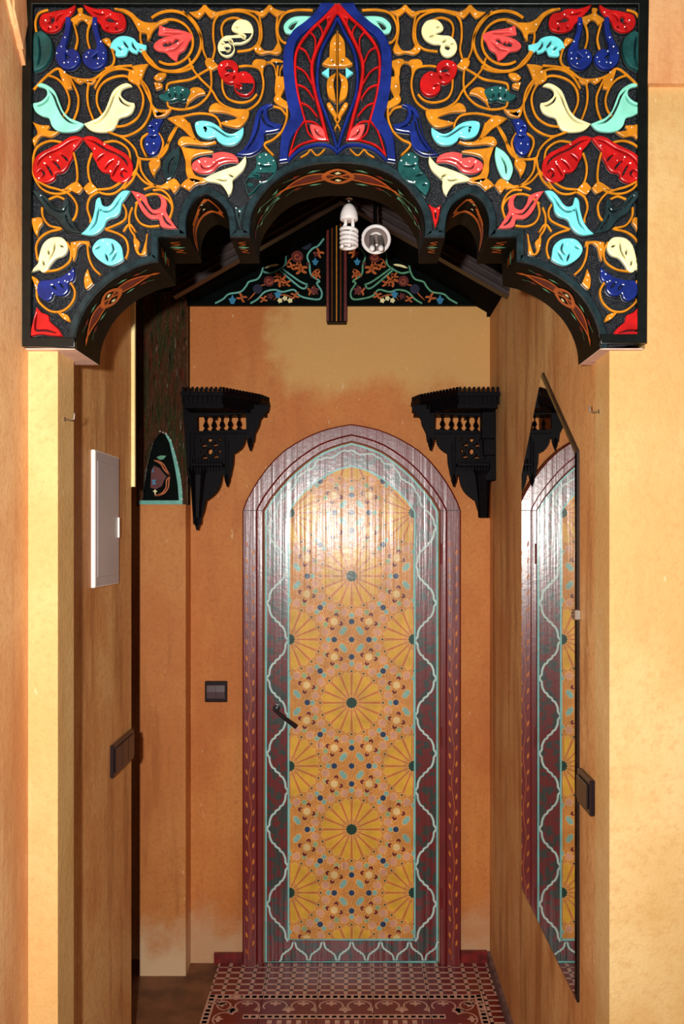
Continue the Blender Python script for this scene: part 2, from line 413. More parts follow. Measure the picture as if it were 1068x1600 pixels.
# sloping rafters in front of the painted gable
for nm, a, b in (('trim_3', (XR, 2.41), (RX, 2.725)), ('trim_4', (-0.60, 2.41), (RX, 2.725))):
    mb = MB()
    for k, (dz, dy, th) in enumerate([(0, 0, .022), (-0.016, 0.02, .018), (0.02, -0.015, .02)]):
        slab(mb, (a[0], a[1]+dz), (b[0], b[1]+dz), 2.93+dy, 2.97+dy, th)
    o = mb.build(nm, 'rafter'); o['kind'] = 'structure'
    o['label'] = 'plum moulded rafter sloping down to the %s wall' % ('right' if a[0] > 0 else 'left')
# side cornices between gable and rafters
wall('trim_5', [(XR-0.012, XR, 2.9, YB, 2.43, 2.56)], 'wood_dark', 'dark wooden cornice strip along the right wall top')
wall('baseboard_right', [(XR-0.012, XR, 1.87, YB, 0, 0.045)], 'skirt_grey', 'mauve grey skirting along the right wall')
wall('baseboard_back', [(0.395, XR-0.012, YB-0.014, YB, 0, 0.05), (-0.53, -0.42, YB-0.014, YB, 0, 0.042)], 'skirting', 'worn dark red skirting on both sides of the door')

# ================================================================ patterned tile floor
TS = 0.191; TX0 = -0.512
ys = [YB-0.014, 3.318, 3.127, 2.936, 2.745]
def tile(x0, x1, y0, y1, kind):
    g = 0.0009; z = 0.006; mb = MB()
    mb.box(x0+g, x1-g, y0+g, y1-g, 0.0, z, 0, 0.0006)
    zz = z+0.0004
    def q(a, b, c, d, m):
        a, b, c, d = max(a, x0+g), min(b, x1-g), max(c, y0+g), min(d, y1-g)
        if b-a > 5e-4 and d-c > 5e-4: mb.add([(a, c, zz), (b, c, zz), (b, d, zz), (a, d, zz)], [(0, 1, 2, 3)], m)
    if kind == 'check':
        px, py = TS/4, 0.191/4.5
        for i in range(5):
            bx = x0+i*px-0.006
            for j in range(6):
                by = y1-j*py
                q(bx, bx+0.0135, by-0.029, by, 1)               # pale square beside each red bar
                q(bx+0.0135, bx+px, by-py, by-0.030, 1)         # pale thin line
                q(bx, bx+0.0135, by-py, by-0.030, 2)            # dark crossing
    if kind in ('fleur', 'fleur_r', 'fleur_l'):
        e = 0.03
        xa, xb = x0, x1
        if kind == 'fleur_r': xb = x1-0.03
        if kind == 'fleur_l': xa = x0+0.03
        q(xa, xb, y1-0.034, y1, 1)
        k = xa+0.004
        while k < xb:
            q(k, min(k+0.015, xb), y1-0.025, y1-0.009, 2); k += 0.024
        for side, on in ((1, kind == 'fleur_r'), (-1, kind == 'fleur_l')):
            if not on: continue
            xs = x1-0.03 if side > 0 else x0
            q(xs, xs+0.03, y0, y1, 1); k = y0+0.004
            while k < y1-0.01: q(xs+0.007, xs+0.023, k, k+0.015, 2); k += 0.024
        fn = lambda a, b: (min(max(a, x0+g), x1-g), min(max(b, y0+g), y1-g), zz+0.0001)
        def loop(ox, oy, dx, dy):       # one scallop with its lily; (dx,dy) runs along the border, into the tile is its left normal
            tf = lambda a, b: (ox+dx*a-dy*b*-1*(-1), oy+dy*a+dx*b) if False else (ox+dx*a+dy*b, oy+dy*a-dx*b)
            flatstroke(mb, [tf(0.040*math.cos(t), 0.044-0.034*math.sin(t)) for t in [-0.6+(math.pi+1.2)*k/12 for k in range(13)]], 0.0055, fn, 1, 2)
            lily = [(0, -0.008), (0.006, 0.004), (0.017, 0.004), (0.020, 0.014), (0.008, 0.016), (0, 0.028), (-0.008, 0.016), (-0.020, 0.014), (-0.017, 0.004), (-0.006, 0.004)]
            flatpoly(mb, [fn(*tf(a, b+0.018))[:2] for a, b in lily], fn, 1)
            for e_ in (TS/4,):
                flatpoly(mb, [fn(*tf(a*1.1+e_, b*1.25+0.056))[:2] for a, b in lily], fn, 1)
        for i in range(2):
            loop(x0+TS/4+i*TS/2, y1-0.034, 1, 0)
        if kind == 'fleur_l':
            for i in range(2): loop(x0+0.030, y0+0.03+i*TS/2, 0, 1)
        if kind == 'fleur_r':
            for i in range(2): loop(x1-0.030, y0+0.03+i*TS/2, 0, -1)
        # start of the inner dashed rectangle
        a_, b_ = max(x0, -0.375), min(x1, 0.30)
        q(a_, b_, y1-0.160, y1-0.132, 1); k = a_+0.004
        while k < b_-0.012: q(k, k+0.015, y1-0.152, y1-0.140, 2); k += 0.024
        for i in range(8):
            q(a_+0.03+i*0.032, min(b_-0.03, a_+0.046+i*0.032), y1-0.19, y1-0.168, 1)
    if kind == 'inner':
        q(x0, x1, y1-0.034, y1, 1); k = x0+0.004
        while k < x1: q(k, k+0.015, y1-0.026, y1-0.009, 2); k += 0.024
        for i in range(6):
            for j in range(5):
                if (i+j) % 2: q(x0+i*0.032, x0+(i+1)*0.032, y1-0.04-(j+1)*0.03, y1-0.04-j*0.03, 1)
    if kind == 'side':
        for j in range(6): q(x0, x1, y1-j*0.036-0.010, y1-j*0.036, 1)
        q(x0+0.0, x0+0.012, y0, y1, 1)
    return mb.build('tile', ['t_red', 't_beige', 't_black'], fl_o)
for r in range(4):
    y1, y0 = ys[r], ys[r+1]
    for c in range(6):
        x0 = TX0+c*TS; x1 = min(x0+TS, XR-0.012)
        if x1-x0 < 0.02: continue
        if r < 2: k = 'check'
        elif r == 2: k = 'fleur_l' if c == 0 else 'fleur_r' if c == 4 else 'fleur' if c < 5 else 'side'
        else: k = 'inner' if 0 < c < 5 else 'side'
        tile(x0, x1, y0, y1, k)

# ================================================================ door
DX, DS = 549.0, 415.6
US = [1, .97, .92, .86, .79, .71, .62, .53, .44, .34, .24, .12, 0]
H1 = [(1,0),(.965,.12),(.91,.25),(.845,.38),(.77,.505),(.695,.61),(.61,.705),(.51,.785),(.41,.855),(.31,.91),(.21,.952),(.1,.98),(0,1)]
H2 = [(1,0),(.92,.17),(.82,.33),(.70,.5),(.57,.65),(.45,.765),(.32,.87),(.16,.95),(0,1)]
def hh(tab, u):
    for (a0, b0), (a1, b1) in zip(tab, tab[1:]):
        if a1 <= u <= a0: return b0+(b1-b0)*(a0-u)/(a0-a1)
    return 1
def prof(t): return [(u, hh(H1, u)*(1-t)+hh(H2, u)*t) for u in US]
PROF = prof(1.0)
def arch_px(hw, spring, apex, bottom):
    h = spring-apex; pr = prof(max(0, min(1, (169-hw)/33)))
    right = [(DX+hw*a, spring-h*b) for a, b in pr]
    left = [(DX-hw*a, spring-h*b) for a, b in pr[:-1]][::-1]
    return [(DX+hw, bottom)] + right + left + [(DX-hw, bottom)]
BOT = 1505
def y2z(y, s=DS): return EYE+(VY-y)/s
door = thing('door_1', (0, YB, 0), 'pointed-arch maroon door painted with gilded star rosettes', None, None, 'structure')
def frame_u(name, hwo, apo, hwi, api, yf, th, mat, bev, parent, spring=798, **kw):
    o = arch_px(hwo, spring, apo, BOT); i = arch_px(hwi, spring, api, BOT)
    return plate(name, [o + i[::-1]], DS, yf, th, mat, parent, bev, **kw)
fr = frame_u('door_frame', 169, 664, 146, 682, YB-0.034, 0.06, 'maroon', 0.005, door)
frame_u('frame_moulding', 147, 681, 137, 691, YB-0.022, 0.045, 'maroon', 0.003, fr)
# mitre joints at the springing of the frame
mb = MB()
for sx in (-1, 1):
    for a, b, yy in ((147, 168.5, YB-0.0343), (137.5, 146.5, YB-0.0223)):
        xa, xb = sorted((DX+sx*a, DX+sx*b))
        mb.box((xa-VX)/DS, (xb-VX)/DS, yy, yy+0.01, y2z(798.6), y2z(797.6))
mb.build('joint_line', 'd_black', fr)
# vine painted down the outer frame
mb = MB(); yv = YB-0.0345
fnv = lambda x, y: ((x-VX)/DS, yv, EYE+(VY-y)/DS)
for cx in (DX-157, DX+157):
    pts = [(cx+2.2*math.sin(k*0.65), 980+k*9.0) for k in range(58)]
    flatstroke(mb, pts, 0.9, fnv, 0, 2)
    y = 850; k = 0
    while y < 1490:
        s = 1 if k % 2 else -1
        flatpoly(mb, [(cx+s*5.2+a*math.cos(.35*s)-b*math.sin(.35*s)*0.5, y+b) for a, b in ((0,-5),(1.7,-1),(1.4,3),(0,5),(-1.5,2),(-1.6,-2))], fnv, 1 if (k*7) % 5 else 0)
        y += 12.6; k += 1
mb.build('painted_vine', ['s_orange', 'd_strap'], fr, kind='stuff')
# leaf
YD = YB-0.006
leaf = plate('door_leaf', [arch_px(136, 798, 692, BOT)], DS, YD, 0.03, 'maroon_green', door, 0.002)
fnd = lambda d: (lambda x, y: ((x-VX)/DS, YD-d, EYE+(VY-y)/DS))
mb = MB()
L1, L2 = 134, 98
a = arch_px(L1-0.5, 800, 694, 1502)[0:]; flatstroke(mb, a + [a[0]], 3.0, fnd(0.0004), 0, 1)
b = arch_px(L2, 800, 729, 1467); flatstroke(mb, b + [b[0]], 3.6, fnd(0.0016), 0, 1)
# scalloped serpent line in the side borders (period 118 px) 
def scallop(p0, p1, w=3.0, amp=5.0):
    (x0, y0), (x1, y1) = p0, p1; dx, dy = x1-x0, y1-y0; l = math.hypot(dx, dy); nx, ny = -dy/l, dx/l
    base = [(0, 0), (.06, .12), (.10, -.05), (.2, .75), (.34, .95), (.40, .3), (.45, .5), (.5, .0), (.55, -.5), (.60, -.3), (.66, -.95), (.8, -.75), (.90, .05), (.94, -.12), (1, 0)]
    pts = [(x0+dx*t+nx*amp*k, y0+dy*t+ny*amp*k) for t, k in base]
    flatstroke(mb, pts, w, fnd(0.0008), 1, 2)
for sx in (-1, 1):
    xi, xo = DX+sx*(L2+1.5), DX+sx*(L1-2.5)
    ym = [942+58.7*k for k in range(-2, 10)]
    for k, y in enumerate(ym[:-1]):
        out = (k % 2 == 0)
        p = (xo, y) if out else (xi, y); q = (xi, ym[k+1]) if out else (xo, ym[k+1])
        if q[1] > 1470: q = (q[0], 1470)
        if p[1] < 1470: scallop(p, q, 3.2, 3.6*sx*(1 if out else -1)*-1)
    for p, q in (((xo, ym[0]), (DX+sx*103, 772)), ((DX+sx*103, 772), (DX+sx*70, 735)), ((DX+sx*70, 735), (DX+sx*44, 716)), ((DX+sx*44, 716), (DX, 704))):
        scallop(p, q, 2.6, 3.0)
for k in range(6):
    x = DX-112+k*45; scallop((x, 1501), (x+22, 1470), 2.8, -2.4); scallop((x+22, 1470), (x+45, 1501), 2.8, 2.4) if x+45 < DX+L1 else None
mb.build('painted_lines', ['d_turq', 'd_pale'], leaf, kind='stuff')
panel = plate('painted_panel', [arch_px(97, 800, 730, 1466)], DS, YD-0.001, 0.004, 'd_gold', leaf, 0.0)
# plank joints
mb = MB()
for x in (461, 498, 537, 573, 608, 643):
    top = 800-70*(1-abs(x-DX)/97)**0.62
    mb.box((x-0.35-VX)/DS, (x+0.35-VX)/DS, YD-0.0022, YD-0.001, y2z(1465), y2z(top+3))
mb.build('plank_joint', 'd_strap', panel, kind='stuff')
# star pattern
mats = ['d_line', 'd_strap', 'd_petal', 'd_pink', 'd_green', 'd_cyan', 'd_navy', 'd_dgreen', 'd_red', 'd_ivory']
mb = MB()
PW = 97.0
def inside(x, y, mrg=0.0):
    if abs(x-DX) > PW-mrg or y > 1465-mrg: return False
    if y >= 800: return True
    h = (800-y)/70.0
    if h > 0.99: return False
    for (a0, b0), (a1, b1) in zip(PROF, PROF[1:]):
        if b0 <= h <= b1:
            t = (h-b0)/(b1-b0); return abs(x-DX) < (a0+(a1-a0)*t)*(PW)-mrg
    return False
def clip(poly):
    """cut to the arched panel by convex half planes"""
    def hp(ps, nx, ny, c):
        out = []
        for i in range(len(ps)):
            p, q = ps[i], ps[(i+1) % len(ps)]
            dp, dq = nx*p[0]+ny*p[1]-c, nx*q[0]+ny*q[1]-c
            if dp <= 0: out.append(p)
            if (dp < 0 < dq) or (dq < 0 < dp):
                t = dp/(dp-dq); out.append((p[0]+(q[0]-p[0])*t, p[1]+(q[1]-p[1])*t))
        return out
    ps = poly
    for pl in ((1, 0, DX+PW), (-1, 0, -(DX-PW)), (0, 1, 1465)):
        ps = hp(ps, *pl)
        if len(ps) < 3: return None
    if min(p[1] for p in ps) < 800:
        o = arch_px(PW, 800, 730, 1466)[1:-1]
        for i in range(len(o)-1):
            (x0, y0), (x1, y1) = o[i], o[i+1]
            nx, ny = (y0-y1)*-1, (x0-x1)
            l = math.hypot(nx, ny); nx /= l; ny /= l
            # orient outward (away from panel centre)
            c = nx*x0+ny*y0
            if nx*DX+ny*1000-c > 0: nx, ny, c = -nx, -ny, -c
            ps = hp(ps, nx, ny, c)
            if len(ps) < 3: return None
    return ps
def cell(poly, m, d=0.0020, line=1.2):
    cx = sum(p[0] for p in poly)/len(poly); cy = sum(p[1] for p in poly)/len(poly)
    if line:
        r = sum(math.hypot(p[0]-cx, p[1]-cy) for p in poly)/len(poly); k = (r+line)/r
        big = clip([(cx+(p[0]-cx)*k, cy+(p[1]-cy)*k) for p in poly])
        if big: flatpoly(mb, big, fnd(d), 0)
    ps = clip(poly)
    if ps: flatpoly(mb, ps, fnd(d+0.0002), m)
def line(x0, y0, x1, y1, w, m, d):
    l = math.hypot(x1-x0, y1-y0) or 1; nx, ny = -(y1-y0)/l*w/2, (x1-x0)/l*w/2
    ps = clip([(x0+nx, y0+ny), (x1+nx, y1+ny), (x1-nx, y1-ny), (x0-nx, y0-ny)])
    if ps: flatpoly(mb, ps, fnd(d), m)
def strap(x0, y0, x1, y1, d=0.0014):
    line(x0, y0, x1, y1, 3.3, 0, d); line(x0, y0, x1, y1, 1.9, 1, d+0.0002)
def star(cx, cy, r, m, n=8, k=0.72, rot=0):
    cell([(cx+(r if i % 2 == 0 else r*k)*math.cos(rot+math.pi*i/n), cy+(r if i % 2 == 0 else r*k)*math.sin(rot+math.pi*i/n)) for i in range(2*n)], m, 0.0026, 1.0)
def rosette(cx, cy):
    if cy < 640: return
    n = 16
    for k in range(n):
        a = 2*math.pi*(k+0.5)/n
        ca, sa = math.cos(a), math.sin(a)
        # petal
        pet = [(16, 0), (24, -4.0), (42, -7.6), (48, 0), (42, 7.6), (24, 4.0)]
        cell([(cx+u*ca-v*sa, cy+u*sa+v*ca) for u, v in pet], 2, 0.0020, 0.9)
        # crossing straps through the petal roots
        for sg in (-1, 1):
            a2 = a+sg*math.pi/n
            strap(cx+10*math.cos(a2), cy+10*math.sin(a2), cx+46*math.cos(a+sg*0.17), cy+46*math.sin(a+sg*0.17), 0.0024)
        # small dark star between petals
        b = 2*math.pi*k/n
        star(cx+49*math.cos(b), cy+49*math.sin(b), 2.6, 7, 4, 0.5, b)
        # ring of pink / green tiles
        c0, s0 = math.cos(a), math.sin(a)
        pen = [(51.5, 0), (55, -5.5), (62, -4.2), (63, 3.6), (56, 5.5)]
        cell([(cx+u*c0-v*s0, cy+u*s0+v*c0) for u, v in pen], 3, 0.0020, 1.0)
        cb, sb = math.cos(b), math.sin(b)
        if k % 4 != 0 or True:
            hexa = [(cx+61*cb+4.2*math.cos(t), cy+61*sb+4.2*math.sin(t)) for t in [b+math.pi/3*i for i in range(6)]]
            cell(hexa, 4 if k % 2 else 5, 0.0022, 1.0)
        strap(cx+52*math.cos(b-0.2), cy+52*math.sin(b-0.2), cx+69*math.cos(b+0.16), cy+69*math.sin(b+0.16))
        strap(cx+52*math.cos(b+0.2), cy+52*math.sin(b+0.2), cx+69*math.cos(b-0.16), cy+69*math.sin(b-0.16))
    star(cx, cy, 9.5, 7, 12, 0.8)
def chevron(cx, cy, ang, s=4.6):
    pts = [(-s, -s*0.7), (0, 0), (s, -s*0.7), (s, s*0.4), (0, s*1.2), (-s, s*0.4)]
    ca, sa = math.cos(ang), math.sin(ang)
    cell([(cx+a*ca-b*sa, cy+a*sa+b*ca) for a, b in pts], 8, 0.0026, 0.8)
CY = [900+197.5*k for k in range(-1, 4)]
centres = [(DX, y) for y in CY] + [(DX+s*PW, y+98.7) for y in CY for s in (-1, 1)]
# lattice of straps behind everything
for (cx, cy) in centres:
    for k in range(16):
        a = math.pi*2*k/16; b = a+math.pi*0.62
        strap(cx+66*math.cos(a), cy+66*math.sin(a), cx+66*math.cos(a)+26*math.cos(b), cy+66*math.sin(a)+26*math.sin(b), 0.0012)
        b = a-math.pi*0.62
        strap(cx+66*math.cos(a), cy+66*math.sin(a), cx+66*math.cos(a)+26*math.cos(b), cy+66*math.sin(a)+26*math.sin(b), 0.0012)
for (cx, cy) in centres: rosette(cx, cy)
stars = set(); iv = set(); tq = set(); cv = {}
for (cx, cy) in centres:
    for dx, dy in ((0, 71), (0, -71), (48.5, 49.4), (-48.5, 49.4), (48.5, -49.4), (-48.5, -49.4), (69.5, 0), (-69.5, 0), (27.5, 98.7), (-27.5, 98.7), (27.5, -98.7), (-27.5, -98.7), (0, 98.7)):
        stars.add((round(cx+dx), round(cy+dy)))
    for dx, dy in ((27, 71), (-27, 71), (27, -71), (-27, -71), (70, 27.7), (-70, 27.7), (70, -27.7), (-70, -27.7)):
        iv.add((round(cx+dx), round(cy+dy)))
    for dx, dy in ((12.5, 85), (-12.5, 85), (12.5, -85), (-12.5, -85), (84.5, 13.7), (-84.5, 13.7), (84.5, -13.7), (-84.5, -13.7)):
        tq.add((round(cx+dx), round(cy+dy), 1 if dx*dy > 0 else -1))
done = []
def far(x, y, r):
    for a, b in done:
        if abs(a-x) < r and abs(b-y) < r: return False
    done.append((x, y)); return True
for x, y in sorted(stars):
    if inside(x, y, 1) and far(x, y, 6):
        for k in range(8):
            t = k*math.pi/4+0.2; strap(x+5*math.cos(t-.5), y+5*math.sin(t-.5), x+15*math.cos(t), y+15*math.sin(t), 0.0016)
        star(x, y, 5.2, 6, 8, 0.78)
for x, y in sorted(iv):
    if inside(x, y, 0) and far(x, y, 5):
        cell([(x+5.6*math.cos(t), y+5.6*math.sin(t)) for t in [math.pi/3*i+0.5 for i in range(6)]], 9, 0.0024, 1.2)
        for k in range(4):
            t = k*math.pi/2+0.3; chevron(x+10.5*math.cos(t), y+10.5*math.sin(t), t-math.pi/2, 3.7)
for x, y, s in sorted(tq):
    if inside(x, y, 0) and far(x, y, 4):
        ca, sa = math.cos(0.9*s), math.sin(0.9*s)
        cell([(x+a*ca-b*sa, y+a*sa+b*ca) for a, b in ((8, 0), (4.5, 4), (-4.5, 4), (-8, 0), (-4.5, -4), (4.5, -4))], 5, 0.0024, 1.1)
mb.build('star_pattern', mats, panel, kind='stuff')
# handle, hinges
h = MB(); c = P(432, 1106, DS); yy = YD-0.003
h.tube([(c.x, YD, c.z), (c.x, YD-0.012, c.z)], 0.014, 16)
h.tube([(c.x, YD-0.010, c.z), (c.x, YD-0.05, c.z)], 0.007, 10)
e = P(464, 1131, DS)
h.tube([(c.x-0.004, YD-0.05, c.z+0.004), ((c.x*0.55+e.x*0.45), YD-0.054, (c.z*0.55+e.z*0.45)), (e.x, YD-0.048, e.z)], [0.0065, 0.008, 0.0095], 10)
h.build('door_handle', 'black_plastic', door, smooth=False, label='black lever handle hanging aslant')
for y in (865, 1150, 1400):
    h = MB(); c = P(688, y, DS)
    h.tube([(c.x, YD-0.012, c.z-0.038), (c.x, YD-0.012, c.z+0.038)], 0.006, 10)
    h.box(c.x-0.004, c.x+0.004, YD-0.01, YD+0.004, c.z-0.036, c.z+0.036)
    for d in (-.04, .04): h.tube([(c.x, YD-0.012, c.z+d*0.95), (c.x, YD-0.012, c.z+d*1.06)], [0.0045, 0.003], 8)
    h.build('hinge', 'maroon', door)

# ================================================================ painted gable and centre post
GS = 418.0; GY = YB-0.022
g = thing('painted_gable', (RX, YB, 2.478), 'dark green gable board with turquoise arabesques above the door wall', 'panel')
plate('board', [[(289, 477), (765, 477), (765, 445), (532, 320), (289, 445)]], GS, GY, 0.02, 'gable', g)
def K(x, y): return (290+x/4.45, 290+y/4.45)
def gable_side(mir, lm):
    mb = MB()
    def fn(d):
        def f(x, y):
            a, b = K(x, y)
            if mir: a = 1050-a
            b = min(b, 476)
            return ((a-VX)/GS, GY-d, EYE+(VY-b)/GS)
        return f
    W1 = 12
    for s in ([(205,820),(260,790),(300,755),(380,740),(420,700),(440,670),(500,650),(530,600),(540,545)], [(540,600),(590,610),(640,590),(665,570)],
              [(670,570),(695,540),(700,460),(750,420),(770,380),(830,350),(855,300),(860,230),(900,200),(940,160)],
              [(450,820),(500,790),(550,740),(620,725),(675,740),(750,725),(790,765),(850,785),(930,790),(945,740),(910,680),(930,665),(870,620),(860,550),(845,490),(880,440),(920,420),(960,370)],
              [(665,575),(790,665),(848,690)], [(655,590),(790,705),(832,715)], [(845,690),(832,715)]):
        flatstroke(mb, s, W1, fn(0.0008), 0)
    def blob(cx, cy, r, m, n=7, k=0.55, d=0.0012, rot=0.0):
        flatpoly(mb, [(cx+(r if i % 2 else r*k)*math.cos(rot+math.pi*i/n), cy+(r if i % 2 else r*k)*math.sin(rot+math.pi*i/n)) for i in range(2*n)], fn(d), m)
    for cx, cy, r in ((775,495,42),(580,665,38)):
        blob(cx, cy, r, 2, 16, 0.96); flatstroke(mb, [(cx+r*.6*math.cos(t)*(1-t/9), cy+r*.6*math.sin(t)*(1-t/9)) for t in [k*.7 for k in range(9)]], 5, fn(0.0016), 1)
    for cx, cy, r in ((835,410,38),(500,720,34)): blob(cx, cy, r, 4, 14, 0.95)
    for cx, cy, r, n in ((900,325,36,4),(735,560,30,4),(800,580,44,5),(925,470,34,4),(910,620,32,5),(660,660,44,5),(700,680,30,4),(390,780,34,4),(540,790,28,4),(760,765,30,4),(870,735,30,4),(640,630,26,4),(780,545,24,4)):
        for k in range(n):
            t = cx*0.1+k*2*math.pi/n; t2 = t+0.7*(1 if k % 2 else -1)
            flatstroke(mb, [(cx, cy), (cx+r*.6*math.cos(t), cy+r*.6*math.sin(t)), (cx+r*.75*math.cos(t)+r*.45*math.cos(t2), cy+r*.75*math.sin(t)+r*.45*math.sin(t2))], r*0.42, fn(0.0012), 1, taper=True)
    for cx, cy, r in ((895,730,40),(590,770,30),(905,480,22),(850,545,16)): blob(cx, cy, r, 2, 5, 0.5, rot=cx)
    for cx, cy, r in ((912,250,42),(900,530,30),(325,795,36),(640,755,34)):
        flatpoly(mb, [(cx, cy-r), (cx+r*.3, cy-r*.3), (cx+r*.8, cy-r*.2), (cx+r*.5, cy+r*.3), (cx+r*.3, cy+r*.8), (cx-r*.3, cy+r*.8), (cx-r*.5, cy+r*.3), (cx-r*.8, cy-r*.2), (cx-r*.3, cy-r*.3)], fn(0.0012), 3)
    for cx, cy in ((655,800),(690,785),(725,800)): blob(cx, cy, 20, 5, 5, 0.7)
    flatstroke(mb, [(550,575),(590,560),(615,555),(650,550)], 16, fn(0.0012), 5, taper=True)
    for s in ([(610,800),(640,770),(680,760),(720,770),(760,790)], [(430,800),(470,760),(520,700),(560,690)], [(800,420),(760,440),(720,470)], [(870,640),(890,600),(930,580)], [(700,560),(720,520),(760,500)]):
        flatstroke(mb, s, 8, fn(0.0010), 1, taper=True)
    mb.build('arabesque', [lm, 's_orange', 's_red', 's_blue', 's_navy', 'cream'], g)
gable_side(False, 's_teal'); gable_side(True, 's_green')
post = thing('gable_post', (RX, YB-0.03, 2.4), 'black and red striped vertical post on the middle of the gable', 'post')
ps = 424.0; py = F/ps
mb = MB(); x0, x1 = (510-VX)/ps, (541-VX)/ps; zt, zb = 2.80, EYE+(VY-503)/ps
mb.box(x0, x1, py, GY, zb, zt, 0, 0.002)
mb.build('post_body', 's_black', post)
for a, b, m in ((509.5, 513.5, 's_red'), (537, 541.5, 's_red'), (524.6, 526.4, 'ochre'), (518, 518.8, 's_orange'), (531.5, 532.3, 's_orange')):
    mb = MB(); mb.box((a-VX)/ps, (b-VX)/ps, py-0.003, py+0.002, zb+0.002, zt, 0, 0.0008); mb.build('stripe', m, post)

# ================================================================ lacquered column with niche
CS = 427.0; CYF = F/CS
colm = thing('lacquered_column', (-0.70, 3.27, 1.721), 'dark streaked lacquered column with a green-edged pointed niche, on the left pier', 'column')
def N_(x, y): return (200+x/10.67, 660+y/10.67)
arch_o = [N_(*p) for p in [(180,1370),(240,1290),(270,1000),(300,800),(345,560),(400,330),(470,200),(545,150),(640,185),(720,290),(800,560),(850,760),(885,950),(905,1150),(912,1370)]]
arch_i = [N_(*p) for p in [(235,1300),(262,1000),(300,780),(350,540),(410,330),(480,215),(545,172),(625,215),(690,340),(740,560),(790,800),(830,1060),(848,1300)]]
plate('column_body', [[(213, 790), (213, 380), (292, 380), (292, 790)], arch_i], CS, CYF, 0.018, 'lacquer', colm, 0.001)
plate('niche_border', [arch_o[8:] + [arch_o[0], N_(182, 1300), arch_i[0], arch_i[12]] + [arch_i[12-k] for k in range(1, 6)]], CS, CYF-0.004, 0.012, 's_teal', colm, 0.001, label='green painted niche edge')
plate('niche_back', [[(214, 788), (214, 660), (291, 660), (291, 788)]], CS, CYF+0.075, 0.006, 'gable', colm)
mb = MB()
for a in ((-0.80, -0.79), (-0.63, -0.62)): mb.box(a[0], a[1], CYF+0.018, CYF+0.078, EYE+(VY-789)/CS, EYE+(VY-380)/CS)
mb.box(-0.80, -0.62, CYF+0.018, CYF+0.078, EYE+(VY-791)/CS, EYE+(VY-788)/CS)
mb.build('niche_lining', 's_black', colm)
mb = MB(); cf = lambda d: (lambda x, y: ((N_(x, y)[0]-VX)/418.0, CYF+0.074-d, EYE+(VY-N_(x, y)[1])/418.0))
def CM(pts, m, d, w=None):
    if w: flatstroke(mb, pts, w, cf(d), m)
    else: flatpoly(mb, pts, cf(d), m)
CM([(370,1090),(380,800),(430,720),(520,760),(590,850),(640,900),(590,980),(560,1060),(470,1110)], 0, 0.0006)
for o_ in (0, 38): CM([(430+o_,630),(540+o_,690),(600+o_,790),(690,890),(640+o_,960),(630+o_,1080),(560+o_,1180),(440+o_,1220)], 1, 0.001, 20)
CM([(385,960),(470,950),(440,990),(470,1030),(390,1035),(415,995)], 2, 0.0014); CM([(400,830),(410,750),(428,830)], 2, 0.0014)
CM([(410,1150),(445,1115),(485,1150),(460,1165),(458,1200),(438,1200),(438,1165)], 3, 0.0014)
CM([(470,580),(540,550),(635,555),(590,610),(530,625)], 4, 0.0014)
mb.build('painted_motif', ['s_red', 's_orange', 's_blue', 'cream', 's_green'], colm)
# white beads along the right edge of the niche
mb = MB()
for k in range(14):
    t = k/13; i = 7+t*6.6; j = min(int(i), 13); f = i-j
    x = arch_o[j][0]*(1-f)+arch_o[min(j+1, 14)][0]*f-0.9; y = arch_o[j][1]*(1-f)+arch_o[min(j+1, 14)][1]*f
    c = P(x, y, CS); c.y = CYF-0.004
    mb.tube([c, c+Vector((0, -0.002, 0))], [0.0022+0.0012*random.random(), 0.001], 6)
mb.build('white_beads', 'white', colm, kind='stuff')

# ================================================================ carved arch board
AS = 800.0
arch = thing('carved_arch', (-0.03, YF+0.1, 1.975), 'brightly painted carved wooden arch board spanning the passage between the pillars', 'arch')
MID = 527.0
def mir(p): return (2*MID-p[0],)+tuple(p[1:])
half = cr([(118,545,1),(120,522),(128,497),(142,472),(160,452),(180,436),(202,424),(224,415),(248,410,1)], False, 3)
half += [(248,372),(291,372)]
half += cr([(292,368,1),(291,345),(297,325),(308,311),(321,305),(335,311),(348,322),(357,340),(360,372,1)], False, 3)
half += [(391,372)]
half += cr([(391,366,1),(391,350),(395,331),(407,310),(426,288),(451,271),(475,262),(500,257),(527,256)], False, 3)
openL = half
opening = openL + [mir(p) for p in openL[:-1]][::-1]
outer = [(38, 6), (38, 130), (33, 545)]
board = outer[::-1] + [] 
outline = [(33, 543)] + opening + [(1006, 537), (1008, 128), (1010, 4), (40, 4), (38, 120)]
plate('board', [outline], AS, YF, 0.16, 'ground', arch)
BH = 0.010
# border frame
ib = [(53, 526), (53, 12), (994, 12), (994, 524)]
def band_strip(name, pts_out, pts_in, mat, h, parent):
    plate(name, [pts_out + pts_in[::-1]], AS, YF-h, h+0.001, mat, parent, 0.0015)
band_strip('border', [(120, 545), (33, 543), (38, 120), (40, 3), (1010, 3), (1008, 128), (1006, 538), (935, 540)],
           [(120, 529), (52, 529), (53, 120), (54, 12), (994, 12), (993, 128), (992, 524), (935, 524)], 'border', 0.013, arch)
